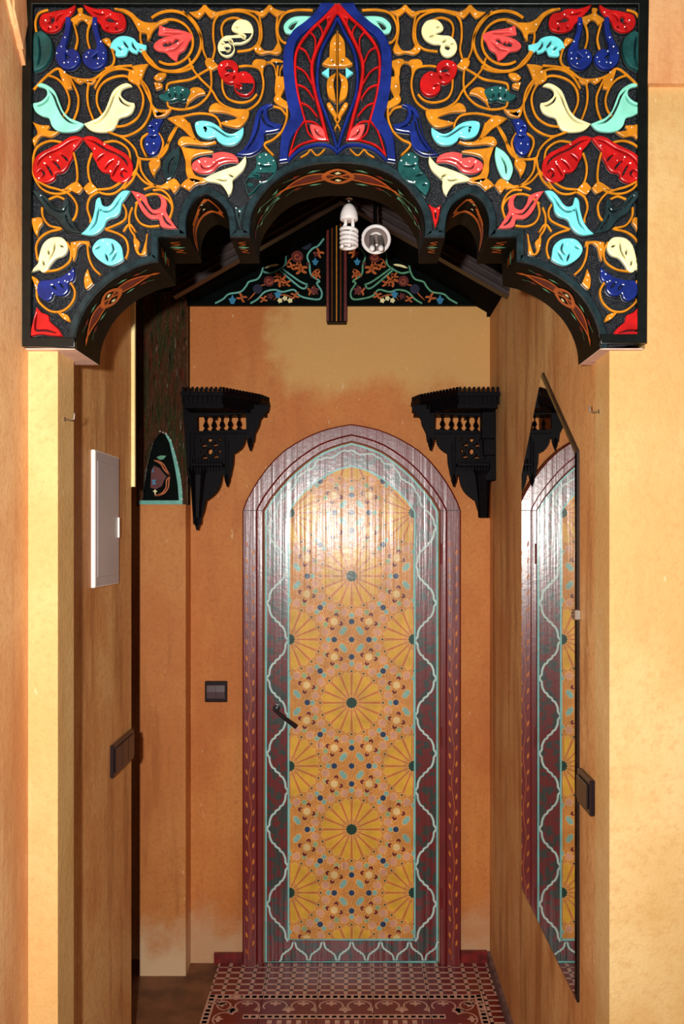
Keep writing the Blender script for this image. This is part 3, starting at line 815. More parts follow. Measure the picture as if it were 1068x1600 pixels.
# band following the opening
def offset_poly(pts, d):
    out = []
    for i, p in enumerate(pts):
        a, b = pts[max(i-1, 0)], pts[min(i+1, len(pts)-1)]
        d1 = (p[0]-a[0], p[1]-a[1]); d2 = (b[0]-p[0], b[1]-p[1])
        def nrm(v):
            l = math.hypot(*v); return (v[0]/l, v[1]/l) if l > 1e-6 else None
        n1, n2 = nrm(d1), nrm(d2)
        if not n1: n1 = n2
        if not n2: n2 = n1
        m1 = (n1[1], -n1[0]); m2 = (n2[1], -n2[0])
        mx, my = m1[0]+m2[0], m1[1]+m2[1]; l = math.hypot(mx, my) or 1; mx /= l; my /= l
        k = d/max(0.5, mx*m1[0]+my*m1[1]); out.append((p[0]+mx*k, p[1]+my*k))
    return out
offs = offset_poly(opening, -11.5)
if offs[len(offs)//2][1] > opening[len(opening)//2][1]: offs = offset_poly(opening, 11.5)
v = []
for (x0, y0), (x1, y1) in zip(opening, offs):
    for k, d in ((0.0, 0.001), (0.0, 0.008), (0.12, 0.010), (0.86, 0.010), (1.0, 0.007), (1.0, -0.001)):
        x, y = x0+(x1-x0)*k, y0+(y1-y0)*k; v.append(((x-VX)/AS, YF-d, EYE+(VY-y)/AS))
nb = len(opening)
obj('opening_band', v, [[i*6+k, i*6+k+1, i*6+7+k, i*6+6+k] for i in range(nb-1) for k in range(5)], 'band', arch)
# pale feet under the two ends of the board
for sx in (0, 1):
    xs = (40, 117) if sx == 0 else (937, 1004)
    mb = MB(); mb.box((xs[0]-VX)/AS, (xs[1]-VX)/AS, YF+0.001, YF+0.158, EYE+(VY-545.5)/AS-0.0005, EYE+(VY-544.5)/AS+0.0005)
    mb.build('foot_plate', 'pink_foot', arch, label='pale pink limewashed underside')
# relief ornaments -------------------------------------------------
def conv(o, sc=4.272): return lambda p: (o[0]+p[0]/sc, o[1]+p[1]/sc)+tuple(p[2:])
A = conv((30, 0)); B = conv((240, 0)); D = conv((30, 270)); E = conv((240, 230)); C = conv((430, 0), 5.086)
RELIEF = 0.009
dotbuf = []
def pip(x, y, lp):
    c = False; j = len(lp)-1
    for i in range(len(lp)):
        if (lp[i][1] > y) != (lp[j][1] > y) and x < (lp[j][0]-lp[i][0])*(y-lp[i][1])/(lp[j][1]-lp[i][1])+lp[i][0]: c = not c
        j = i
    return c
def area(lp): return sum(lp[i-1][0]*lp[i][1]-lp[i][0]*lp[i-1][1] for i in range(len(lp)))/2
def leaf_piece(name, f, pts, mat, grooves=(), holes=(), matr=None, dots=0, mirror=True, flip=None, only=None, h=RELIEF):
    if flip is not None:
        pts = [(flip-p[0],)+tuple(p[1:]) for p in pts]; grooves = [[(flip-p[0],)+tuple(p[1:]) for p in g] for g in grooves]
        holes = [[(flip-p[0],)+tuple(p[1:]) for p in g] for g in holes]
    lp = cr([f(p) for p in pts], True, 4)
    hs = []
    for g_ in grooves:
        L, R = stroke_poly([f(p) for p in g_], 3.0, 3, True); hh = L + R[::-1]
        if all(pip(x, y, lp) for x, y in hh): hs.append(hh)
    for g_ in holes: hs.append(cr([f(p) for p in g_], True, 2))
    jobs = []
    if only != 'R': jobs.append((lambda p: p, mat))
    if mirror and only != 'L': jobs.append((mir, matr or mat))
    dd = []
    tries = 0
    xs = [p[0] for p in lp]; ysx = [p[1] for p in lp]
    while len(dd) < dots and tries < 300:
        tries += 1; x = random.uniform(min(xs), max(xs)); y = random.uniform(min(ysx), max(ysx))
        if pip(x, y, lp) and not any(pip(x, y, q) for q in hs) and min(math.hypot(x-p[0], y-p[1]) for p in lp) > 2.2 \
           and all(math.hypot(x-a, y-b) > 6 for a, b in dd): dd.append((x, y))
    for tf, m in jobs:
        plate(name, [[tf(p) for p in lp]] + [[tf(p) for p in q] for q in hs], AS, YF-h, h+0.001, m, arch, 0.0018, 2.0)
        for p in dd: dotbuf.append((tf(p), YF-h))
def vine(f, pts, w=18, sc=4.272, taper=False, mirror=True, k=[0], mat='ochre', name='scroll', h=None, flip=None):
    if flip is not None: pts = [(flip-p[0], p[1]) for p in pts]
    k[0] += 1; hh = (h or 0.0075)+0.0002*(k[0] % 7)
    q = [f(p) for p in pts]
    ribbon(name, q, w/sc, AS, YF, hh, mat, arch, taper, 4)
    if mirror: ribbon(name, [mir(p) for p in q], w/sc, AS, YF, hh, mat, arch, taper, 4)
def pad(f, pts, mat='ochre', **kw): leaf_piece('scroll_pad', f, pts, mat, h=0.0088, dots=kw.pop('dots', 2), **kw)
LN = 'leaf_ornament'
leaf_piece(LN, A, [(385,45,1),(375,80),(350,115),(320,135),(300,165),(285,200),(250,225),(210,230),(170,215),(145,180),(145,140),(165,110),(210,98),(270,85),(330,75)], 'red', holes=[[(215,125),(242,128),(244,158),(218,178),(196,168),(218,152)]], grooves=[[(300,110),(270,130),(258,160)],[(255,185),(265,205)],[(205,195),(208,220)]], dots=3)
leaf_piece(LN, A, [(435,45,1),(480,62),(530,75),(600,75),(640,95),(690,105),(715,140),(718,180),(700,215),(650,230),(600,225),(560,205),(550,180),(520,150),(480,110),(450,75)], 'red', holes=[[(605,125),(640,148),(668,150),(650,165),(600,160),(582,142)]], grooves=[[(500,95),(540,110),(580,115)],[(600,190),(590,215)],[(650,190),(660,218)]], dots=3)
bl = [(322,135,1),(350,140),(352,200),(340,260),(325,310),(330,350),(370,345),(405,370),(418,410),(400,450),(360,478),(310,475),(270,445),(255,400),(258,350),(285,300),(305,250),(318,200)]
for fp in (None, 850): leaf_piece('curl_ornament', A, bl, 'blue', holes=[[(318,372,1),(352,402,1),(322,424,1)]], dots=8, flip=fp, h=0.012)
leaf_piece(LN, A, [(130,235,1),(165,230),(215,270),(232,320),(225,390),(200,440),(170,470),(120,490),(108,470),(108,260)], 'teal', h=0.012, grooves=[[(140,260),(150,330),(150,400),(135,460)]])
leaf_piece(LN, A, [(612,335),(630,290),(670,260),(720,255),(770,270),(800,300),(855,315,1),(850,345),(820,362),(800,350),(790,368),(755,360),(735,345),(720,378),(690,388),(650,385),(648,350)], 'cyan', grooves=[[(700,285),(715,310),(735,335)],[(760,290),(765,320),(790,350)],[(660,320),(690,350)]], dots=2)
bird = [(120,585,1),(150,568),(195,580),(245,620),(275,690),(300,750),(340,795),(375,812),(438,838,1),(410,870),(370,888),(300,892),(255,880),(225,850),(205,800),(160,785),(120,760),(102,720),(105,700,1),(150,690),(190,655),(192,620),(170,598)]
bg = [[(205,612),(240,655),(265,720),(300,785),(345,825),(395,840)], [(210,650),(190,690),(150,715),(125,718)]]
leaf_piece(LN, A, bird, 'cyan2', grooves=bg); leaf_piece(LN, A, bird, 'cream', grooves=bg, flip=878)
wing = [(436,935,1),(395,922),(345,930),(290,965),(210,1005),(145,1040),(110,1085),(100,1140),(112,1190),(150,1225),(200,1230),(245,1205),(255,1170),(300,1160),(330,1130),(345,1095),(365,1060),(370,1020),(400,985)]
wg = [[(405,945),(350,965),(280,1010),(200,1045),(150,1085),(135,1120)], [(230,1085),(260,1110),(285,1145)], [(290,1045),(320,1070),(335,1090)], [(190,1110),(215,1150),(235,1190)], [(135,1165),(160,1150),(178,1175),(160,1200)]]
for fp in (None, 866): leaf_piece(LN, A, wing, 'red', grooves=wg, dots=5, flip=fp, h=0.011)
leaf_piece(LN, A, [(920,810),(968,818,1),(950,850),(935,900),(955,940),(945,1000),(910,1045),(870,1045),(845,1000),(850,940),(870,910),(865,870),(885,830)], 'blue', dots=5, h=0.013, grooves=[[(880,925),(905,935),(930,925)],[(880,865),(905,870)]])
leaf_piece('lotus_ornament', B, [(45,180,1),(90,200),(180,215),(235,230),(265,255),(240,290),(215,340),(175,370),(160,425,1),(115,395),(80,360),(30,350),(5,330),(15,300),(60,270),(120,252),(60,248),(35,245,1)], 'salmon', holes=[[(65,300,1),(85,290),(95,305),(110,285),(125,300),(150,268,1),(180,280),(140,308),(100,325),(70,325)]], dots=2, grooves=[[(70,235),(130,240),(200,238)],[(90,355),(150,345),(205,290)]])
leaf_piece(LN, B, [(600,145),(640,160),(665,200),(665,240),(640,280),(590,305),(540,310),(545,345),(525,380),(485,392),(445,370),(430,330),(445,285),(480,255),(530,250),(575,240),(525,215),(530,180),(560,150)], 'cream', holes=[[(475,325),(500,312),(515,335),(490,350)]], grooves=[[(580,245),(615,262)],[(500,275),(530,300)],[(450,300),(475,310)],[(545,190),(570,200)]])
leaf_piece(LN, B, [(510,420),(550,435),(570,470),(565,505),(610,495),(655,520),(678,565),(670,620),(630,655),(580,650),(545,620),(540,575),(510,575),(470,555),(440,515),(432,465),(460,430)], 'red', holes=[[(480,478),(500,462),(530,475),(535,500),(500,500)]], grooves=[[(550,585),(590,595)],[(480,530),(510,515)],[(550,520),(535,550)]], dots=5, h=0.013)
leaf_piece(LN, B, [(80,640),(110,605),(160,590),(210,600),(250,620),(245,650),(225,680),(200,690),(165,680),(130,690),(80,690),(45,670),(45,650)], 'teal', grooves=[[(110,640),(118,670)],[(150,635),(160,668)],[(190,640),(195,670)]], dots=4, h=0.012)
leaf_piece(LN, B, [(280,835),(320,818),(380,825),(430,850),(475,890),(520,905),(560,890),(602,862,1),(600,905),(575,950),(530,977),(470,975),(430,950),(415,925),(370,935),(320,925),(290,895)], 'cyan', grooves=[[(345,850),(400,862),(450,895),(500,922),(555,915)],[(345,860),(352,895)]], dots=4)
leaf_piece(LN, B, [(770,710),(800,720,1),(762,740),(765,790),(790,830),(855,845,1),(845,880),(790,895),(745,905),(740,960),(715,1010),(660,1045),(600,1052),(555,1045,1),(610,1000),(650,930),(670,850),(690,770),(720,730)], 'blue', grooves=[[(735,750),(725,790),(755,845),(810,868)],[(712,800),(700,880),(665,960),(620,1020)]], h=0.012)
leaf_piece(LN, E, [(570,112,1),(560,80),(520,55),(450,45),(400,60),(395,85),(340,80),(300,95),(265,120),(262,155),(300,180),(350,185),(400,170),(440,130),(500,110)], 'salmon', grooves=[[(315,120),(335,152),(385,150),(430,112),(480,95),(545,98)]], dots=5, h=0.011)
leaf_piece(LN, E, [(615,70,1),(620,110),(600,160),(560,200),(530,230),(530,270),(520,310),(500,330,1),(480,290),(440,250),(350,235,1),(350,215),(420,180),(500,150),(560,130),(595,95)], 'cream', grooves=[[(555,152),(598,165)],[(500,188),(540,212)],[(420,222),(470,232),(500,225)]], dots=2)
leaf_piece(LN, E, [(710,60),(750,50),(800,80),(825,130),(815,190),(770,240),(720,260),(680,300),(640,340,1),(620,300),(615,250),(650,190),(680,160),(690,120),(688,85)], 'teal', grooves=[[(700,130),(740,145),(790,140)],[(660,195),(710,210)],[(635,265),(665,270)]], dots=7, h=0.013)
leaf_piece(LN, E, [(172,8,1),(180,60),(165,140),(130,210),(90,230),(70,200),(60,150),(80,90),(120,40)], 'slate', matr='cyan2', grooves=[[(140,70),(110,130),(105,190)]])
leaf_piece(LN, E, [(540,395,1),(575,415),(622,392,1),(600,440),(590,490),(576,548,1),(560,500),(548,450)], 'slate', matr='red', grooves=[[(575,435),(572,490)]], dots=2)
leaf_piece(LN, D, [(100,135,1),(150,140),(200,180),(245,235),(290,250),(312,190),(340,200),(345,270),(370,340),(400,390),(430,415,1),(370,410),(320,390),(285,350),(250,310),(200,280),(170,230),(140,190)], 'slate', grooves=[[(160,170),(210,225),(260,265),(310,270),(330,230)],[(320,290),(340,340),(380,390)]], h=0.012)
leaf_piece(LN, D, [(745,130,1),(700,130),(660,165),(620,220),(590,235),(560,222),(545,175),(520,195),(510,260),(490,330),(455,385),(420,415,1),(480,425),(530,410),(570,370),(595,320),(650,300),(680,265),(690,210),(715,175)], 'cyan', grooves=[[(475,395),(515,345),(530,285),(540,240)],[(550,262),(600,268),(645,235),(690,165)]])
leaf_piece(LN, D, [(750,130,1),(800,140),(850,165),(865,210),(900,255),(945,240),(950,190),(930,155),(970,170),(990,210),(985,260),(1010,310),(1056,378,1),(1000,378),(950,365),(935,320),(880,315),(840,285),(810,240),(790,190)], 'salmon', grooves=[[(800,165),(840,225),(890,282),(950,280)],[(962,290),(985,335),(1020,362)]])
leaf_piece(LN, D, [(230,440),(290,440),(325,475),(330,520),(300,560),(250,580),(215,620),(190,665),(160,670),(140,655),(90,668,1),(110,640),(135,610),(140,570),(160,500),(190,460)], 'cream', grooves=[[(245,475),(238,530),(205,590)],[(200,520),(208,560)],[(275,490),(305,505)],[(165,590),(175,630)]])
leaf_piece(LN, D, [(530,460),(580,445),(640,455),(685,495),(697,550),(695,590),(620,625),(560,605),(510,560),(495,510)], 'cyan', grooves=[[(622,475),(635,520),(608,560)],[(580,545),(600,600)],[(512,520),(550,498)],[(660,535),(622,600)]], dots=2)
leaf_piece(LN, D, [(375,640,1),(380,690),(365,730),(335,745),(340,790),(310,825),(265,830),(240,815),(225,850),(190,865),(160,850),(135,815),(135,760),(160,730),(220,725),(290,705),(345,670)], 'blue', grooves=[[(185,780),(215,800),(235,835)],[(230,760),(262,790)],[(280,745),(310,780)]], dots=4, h=0.012)
leaf_piece(LN, D, [(130,905,1),(160,940),(205,960),(215,1000),(250,1030),(280,1060),(300,1100,1),(220,1095),(150,1085),(85,1100,1),(95,1040),(115,960)], 'red', grooves=[[(133,945),(122,1000),(125,1058),(190,1060),(258,1078)]], h=0.012)
leaf_piece(LN, B, [(1050,125,1),(990,122),(930,130),(885,160),(868,195),(880,230),(915,240),(930,262,1),(960,220),(1000,175)], 'cyan2', holes=[[(968,150),(925,165),(900,200),(925,216),(950,180)]])
# ochre pads
for f, p in (
 (A, [(395,75),(430,68),(435,105),(510,135),(490,160),(465,180,1),(435,148),(410,150),(390,180,1),(350,145),(400,108)]),
 (A, [(640,75,1),(700,72),(760,100),(810,145),(870,165),(1000,155,1),(940,180),(900,215),(880,260),(860,265),(850,235),(805,225),(780,180),(740,120),(680,85)]),
 (A, [(555,280,1),(585,268),(612,275),(625,320),(640,352,1),(605,325)]),
 (A, [(265,462,1),(340,520),(360,600,1),(320,605),(290,545)]),
 (A, [(370,545,1),(470,545),(520,540),(500,570),(460,575,1),(440,555),(410,570),(385,560)]),
 (A, [(735,500),(745,478),(790,490),(815,555),(800,578),(735,548)]),
 (A, [(750,458,1),(800,445),(866,440,1),(845,480),(820,552,1),(790,500)]),
 (A, [(885,695,1),(930,740),(1020,740,1),(975,775),(930,795),(902,780)]),
 (A, [(98,825,1),(150,845),(210,850),(200,880),(275,890,1),(220,925),(150,920),(110,990,1),(98,940),(130,900)]),
 (A, [(895,1070,1),(940,1065),(945,1110),(920,1150),(905,1195,1),(880,1150),(870,1100)]),
 (B, [(240,95,1),(300,85),(345,35,1),(385,80),(450,100,1),(410,125),(380,130),(345,90,1),(300,135)]),
 (B, [(670,95,1),(730,85),(775,38,1),(815,75),(880,90,1),(840,115),(815,120),(773,85,1),(725,125)]),
 (B, [(672,345),(700,300,1),(735,345),(768,352),(800,345),(828,292,1),(856,350),(820,375),(770,365),(715,375)]),
 (B, [(345,420,1),(380,398),(438,455,1),(385,480),(352,450)]),
 (B, [(660,448),(680,410),(740,412),(765,430),(800,405),(860,418),(872,440),(850,480),(845,530),(815,520),(808,470),(790,440),(765,432),(738,460),(730,520),(710,480)]),
 (B, [(815,525,1),(880,530),(875,600),(850,665),(890,690),(895,735),(840,715),(803,680),(822,620)]),
 (B, [(370,755),(385,715),(425,698),(470,722),(560,738),(635,745),(630,800),(580,857),(520,857),(450,830),(560,800),(480,765),(400,758)]),
 (B, [(95,802,1),(150,785),(188,785),(240,830),(252,880),(290,950,1),(240,915),(195,870),(150,842)]),
 (B, [(165,965),(190,925),(250,925),(300,955),(420,955,1),(350,980),(230,972),(185,985)]),
 (B, [(5,560,1),(60,570),(60,595),(20,610,1)]), (B, [(5,530,1),(40,500),(90,505),(60,545),(20,548)]),
 (B, [(10,735,1),(60,760),(120,742),(80,785),(20,795,1)]),
 (B, [(240,620),(270,595),(320,600),(350,635),(300,650),(245,690,1),(215,740,1),(225,690)]),
 (E, [(185,5,1),(260,20),(380,30),(400,45),(330,55),(280,70),(255,100),(262,160),(290,200),(350,215),(380,222,1),(330,250),(250,240),(220,180),(215,100)]),
 (E, [(182,265,1),(240,215),(330,235),(280,260),(240,298,1)]), (E, [(20,270,1),(60,262),(140,218),(182,262,1),(140,315),(110,282),(50,285)]),
 (D, [(290,130,1),(385,68),(432,110,1),(400,147),(340,122)]), (D, [(436,110,1),(480,70),(532,120,1),(470,155)]),
 (D, [(85,315,1),(150,305),(165,340),(140,380),(128,440,1),(108,400),(95,350)]),
 (D, [(348,472,1),(410,462),(475,465,1),(475,500),(435,480),(400,500),(385,560),(370,600,1),(358,540)]),
 (D, [(465,648,1),(480,700),(500,745,1),(455,785),(440,740),(445,690)]),
 (D, [(260,935,1),(330,955),(350,1005,1),(300,980)]), (D, [(85,690,1),(135,720),(140,760),(120,790,1),(105,740)]),
 (D, [(770,440),(810,470),(800,520),(820,545),(845,470),(862,410,1),(855,490),(850,550),(800,555),(775,510)]),
): pad(f, p)
# ochre scrolls
V = [(A,[(122,232),(115,160),(140,100),(200,78)]),(A,[(370,170),(385,220),(395,280),(380,345)]),(A,[(490,150),(465,210),(462,280),(480,345)]),
 (A,[(815,220),(815,280),(850,370),(900,430)]),(A,[(620,330),(640,400),(625,450),(580,470)]),
 (A,[(105,610),(180,530),(265,470),(330,515),(400,540),(500,540),(580,485),(660,458),(760,450)]),
 (A,[(190,510),(260,535),(310,590),(340,670),(330,740),(300,785)]),(A,[(340,520),(375,590),(400,660),(395,740),(370,810)]),
 (A,[(470,560),(460,640),(468,720),(500,810)]),(A,[(560,780),(525,700),(530,620),(570,560),(640,525),(720,520),(790,570),(830,650),(825,730),(790,800),(720,845),(650,855)]),
 (A,[(510,600),(560,520),(640,475),(740,480),(820,545),(870,620),(885,720),(860,810),(800,880),(700,920),(600,890)]),
 (A,[(820,560),(860,640),(890,710),(930,770)]),
 (A,[(290,960),(220,950),(150,975),(112,1020),(100,1100),(105,1180),(150,1260),(230,1300),(330,1290),(390,1225),(390,1120),(370,1030)]),
 (A,[(570,960),(640,950),(700,975),(738,1020),(745,1100),(735,1180),(700,1250),(630,1300),(540,1290),(480,1220),(465,1120),(490,1030)]),
 (A,[(600,890),(680,920),(740,960),(780,1010),(800,1060),(860,1072),(940,1060),(990,1000),(1005,930),(1055,850)]),
 (A,[(865,900),(825,930),(820,980),(850,1050)]),(A,[(935,900),(965,960),(945,1040)]),
 (A,[(800,1060),(790,1130),(760,1210),(700,1270)]),(A,[(810,1070),(820,1150),(870,1220),(930,1260)]),
 (B,[(200,90),(270,170),(320,260),(335,350),(370,430)]),(B,[(440,105),(405,160),(400,260),(410,340),(390,420)]),
 (B,[(440,110),(520,88),(600,90),(680,130),(708,200),(700,290),(650,340),(560,355)]),(B,[(465,270),(455,200),(480,150),(540,130),(600,150)]),
 (B,[(420,100),(560,78),(700,95)]),(B,[(705,110),(720,200),(720,270),(695,340)]),(B,[(830,110),(820,200),(830,280),(850,340)]),
 (B,[(1062,82),(960,80),(880,100),(838,160),(830,230),(860,290),(910,300),(925,265)]),
 (B,[(380,450),(388,560),(370,640),(300,710),(200,740),(110,725),(95,690)]),
 (B,[(240,400),(265,470),(320,540),(390,610),(440,690),(520,735),(620,745),(700,690),(732,600),(728,520),(700,465),(630,450),(570,455)]),
 (B,[(380,465),(320,500),(250,540),(160,555),(100,570),(90,610)]),(B,[(0,430),(60,480),(150,490),(220,480),(270,455)]),
 (B,[(460,530),(465,610),(500,670),(580,695),(650,680),(690,640)]),
 (B,[(830,450),(820,560),(820,640),(880,700),(890,790),(860,880),(800,940),(740,975),(800,1045)]),
 (B,[(180,792),(300,768),(400,780),(440,820),(450,860)]),(B,[(240,830),(280,935),(350,970),(420,960)]),
 (B,[(160,850),(120,930),(70,1010),(20,1070)]),(B,[(800,720),(850,735),(885,780)]),
 (E,[(0,295),(60,295),(110,340),(130,410),(110,480)]),(E,[(-60,290),(0,270),(60,270)]),
 (D,[(110,0),(130,60),(200,100),(270,120),(340,150),(390,220),(385,290),(360,330)]),(D,[(530,120),(620,110),(700,60),(760,20),(790,-20)]),
 (D,[(540,130),(480,170),(460,240),(480,310),(480,340)]),(D,[(205,185),(260,165),(310,185)]),
 (D,[(780,215),(850,160),(920,150),(990,180),(1025,240),(1005,320)]),(D,[(790,210),(780,280),(810,340),(870,365),(940,360)]),
 (D,[(160,240),(165,300),(210,360),(290,380),(210,400),(150,440),(120,500),(130,590)]),
 (D,[(700,220),(720,270),(700,330),(580,385)]),(D,[(760,240),(740,300),(745,380),(775,430),(775,470)]),(D,[(580,385),(660,410),(715,450),(732,520),(715,580)]),
 (D,[(700,400),(740,350),(780,400)]),(D,[(325,470),(352,530),(340,600),(270,650),(180,665)]),(D,[(460,480),(470,570),(500,640),(545,685)]),
 (D,[(100,705),(125,750),(125,830),(150,880),(220,930),(300,925),(360,870),(378,800),(350,740)]),
 (D,[(780,0),(830,60),(880,90),(940,100),(1000,115)]),
]
for f, p in V: vine(f, p, 16)
def ringpts(cx, cy, r, a0, a1, n=16): return [(cx+r*math.cos(math.radians(a0+(a1-a0)*k/n)), cy+r*math.sin(math.radians(a0+(a1-a0)*k/n))) for k in range(n+1)]
idf = lambda p: p
vine(idf, ringpts(268, 67, 47, -130, 175, 20), 4.6, 1); vine(idf, ringpts(267, 68, 35, -175, 120, 20), 4.2, 1)
# centre ornament (symmetric about MID)
CM_ = lambda p: (MID+(p[0]-500)/5.086, p[1]/5.086)+tuple(p[2:])
leaf_piece('blue_border', CM_, [(440,45,1),(370,45,1),(330,120),(240,200),(150,270),(90,380),(70,500),(80,700),(105,850),(130,940),(90,1020),(55,1120),(40,1300,1),(105,1290,1),(130,1130),(200,1030),(235,970,1),(190,800),(160,620),(155,450),(190,330),(280,250),(400,140),(480,60,1)], 'blue', h=0.013)
cv = dict(sc=5.086)
vine(CM_, [(502,150),(450,270),(372,420),(342,590),(352,760),(410,930),(465,1080),(500,1210)], 26, mat='blue', name='almond_border', h=0.011, **cv)
vine(CM_, [(500,50),(400,160),(290,262),(195,390),(165,520),(182,740),(245,985)], 24, mat='red', name='red_border', h=0.012, **cv)
vine(CM_, [(480,130),(405,270),(325,440),(298,560),(320,740),(370,930),(420,1130)], 30, mat='red', name='red_border', h=0.012, **cv)
leaf_piece(LN, CM_, [(500,45,1),(440,110),(420,170),(470,150),(500,130,1)], 'red', h=0.012)
for p in ([(195,395),(250,430),(290,520)],[(165,545),(240,590),(300,690)],[(175,690),(250,720),(310,800)],[(200,830),(270,860),(340,940)],[(240,980),(320,990),(400,1060)],[(280,270),(325,330),(318,440)],[(350,215),(380,270),(372,340)],[(410,150),(425,190),(415,250)],
          [(240,980),(180,1060),(120,1250)],[(118,1250),(200,1170),(330,1130),(430,1130)],[(250,990),(270,1070),(330,1130)]):
    vine(CM_, p, 15, mat='red', name='red_rib', h=0.010, **cv)
leaf_piece(LN, CM_, [(285,1010),(350,1020),(400,1065),(430,1132,1),(340,1128),(300,1080)], 'salmon', grooves=[[(320,1040),(345,1085),(390,1110)]], dots=2, h=0.012)
vine(CM_, [(499,270),(499,600),(499,940)], 10, name='palmette_stem', h=0.011, mirror=False, **cv)
for p in ([(440,380),(455,330),(492,285,1),(492,545,1),(440,500)], [(380,530,1),(440,475),(498,550,1),(430,548)], [(430,640),(490,600,1),(470,680),(480,760),(488,830,1),(430,790),(415,700)], [(415,850),(445,838),(495,930),(490,970,1),(440,900)]):
    leaf_piece('palmette_leaf', CM_, p, 'ochre', h=0.012, dots=2)
vine(CM_, [(480,1040),(500,1000),(525,955)], 13, name='palmette_stem', h=0.010, **cv)
leaf_piece('palmette_leaf', CM_, [(375,597,1),(435,555,1),(435,640,1)], 'cyan', h=0.011)
vine(CM_, [(110,1290),(200,1205),(330,1165),(440,1175),(500,1225)], 26, mat='blue', name='blue_border', h=0.010, **cv)
vine(CM_, [(210,1265),(260,1235),(290,1205),(340,1250),(400,1200)], 13, name='scroll', h=0.009, **cv)
# white paint dots
mb = MB()
for (x, y), yy in dotbuf:
    c = Vector(((x-VX)/AS, yy, EYE+(VY-y)/AS)); r = random.uniform(0.0010, 0.0019)
    mb.tube([c, c+Vector((0, -0.0008, 0))], [r, r*0.6], 6)
mb.build('paint_dots', 'white', arch, kind='stuff')

# soffit: underside lining with painted motifs -----------------------
cum = [0.0]
OP = [((x-VX)/AS, EYE+(VY-y)/AS) for x, y in opening]
for a, b in zip(OP, OP[1:]): cum.append(cum[-1]+math.hypot(b[0]-a[0], b[1]-a[1]))
def onpath(u):
    u = max(0, min(cum[-1]-1e-6, u))
    for i in range(len(cum)-1):
        if cum[i] <= u <= cum[i+1]:
            t = (u-cum[i])/max(1e-9, cum[i+1]-cum[i]); a, b = OP[i], OP[i+1]
            dx, dz = b[0]-a[0], b[1]-a[1]; l = math.hypot(dx, dz) or 1
            return a[0]+dx*t, a[1]+dz*t, dz/l, -dx/l
def smap(off):
    def f(u, v):
        x, z, nx, nz = onpath(u); return (x+nx*off, YF+v, z+nz*off)
    return f
# lining skin
mb = MB(); v = []
for i, (x, z) in enumerate(OP):
    j = min(i, len(OP)-2); dx, dz = OP[j+1][0]-OP[j][0], OP[j+1][1]-OP[j][1]; l = math.hypot(dx, dz)
    nx, nz = dz/l, -dx/l
    v += [(x+nx*0.0012, YF+0.0005, z+nz*0.0012), (x+nx*0.0012, YF+0.161, z+nz*0.0012)]
mb.add(v, [[2*i, 2*i+1, 2*i+3, 2*i+2] for i in range(len(OP)-1)])
mb.build('soffit', 'soffit', arch)
nh = len(openL); uc = cum[nh-1]                 # crown
def nearest_u(px, py):
    x, z = (px-VX)/AS, EYE+(VY-py)/AS
    i = min(range(len(OP)), key=lambda i: (OP[i][0]-x)**2+(OP[i][1]-z)**2); return cum[i]
mb = MB()
def SO(pts, m, w=None, d=0.0025, **kw):
    if w: flatstroke(mb, pts, w, smap(d), m, **kw)
    else: flatpoly(mb, pts, smap(d), m)
def motif(u0, k=1.0, vc=0.055, ks=1.0):
    for s in (-1, 1):
        T = lambda u, v: (u0+s*u*k, vc+v*ks)
        for i in range(8):      # leaf-shaped spindle, filled in slices
            a, b = i/8, (i+1)/8
            w = lambda t: 0.017*math.sin(math.pi*t)**0.8 if 0 < t < 1 else 0.0005
            SO([T(0.012+0.10*a, w(a)), T(0.012+0.10*b, w(b)), T(0.012+0.10*b, -w(b)), T(0.012+0.10*a, -w(a))], 1, d=0.002)
        for g_ in (-1, 1):
            SO([T(0.0, 0), T(0.025, g_*0.013), T(0.06, g_*0.019), T(0.09, g_*0.010), T(0.115, 0)], 0, 0.0065, 0.0025)
            SO([T(0.034, g_*0.034), T(0.05, g_*0.029), T(0.062, g_*0.031), T(0.05, g_*0.037)], 3)
            SO([T(0.075, g_*0.030), T(0.088, g_*0.022), T(0.098, g_*0.028), T(0.088, g_*0.036)], 1)
            SO([T(0.09, g_*0.026), T(0.115, g_*0.034)], 3, 0.0012, n=2)
        SO([T(0.115, -0.004), T(0.125, -0.006), T(0.14, 0), T(0.125, 0.006), T(0.115, 0.004)], 0)
    for g_ in (-1, 1):
        c = [(u0-0.03*k, vc), (u0-0.02*k, vc+g_*0.020*ks), (u0, vc+g_*0.033*ks), (u0+0.02*k, vc+g_*0.020*ks), (u0+0.03*k, vc)]
        SO(c, 0, 0.010, 0.0027)
        SO([(u0-0.013*k, vc+g_*0.017), (u0, vc+g_*0.006), (u0+0.013*k, vc+g_*0.017), (u0, vc+g_*0.029)], 4, d=0.0030)
        SO([(u0-0.007*k, vc+g_*0.017), (u0-0.002, vc+g_*0.011), (u0+0.007*k, vc+g_*0.017), (u0, vc+g_*0.025)], 2, d=0.0034)
motif(uc)
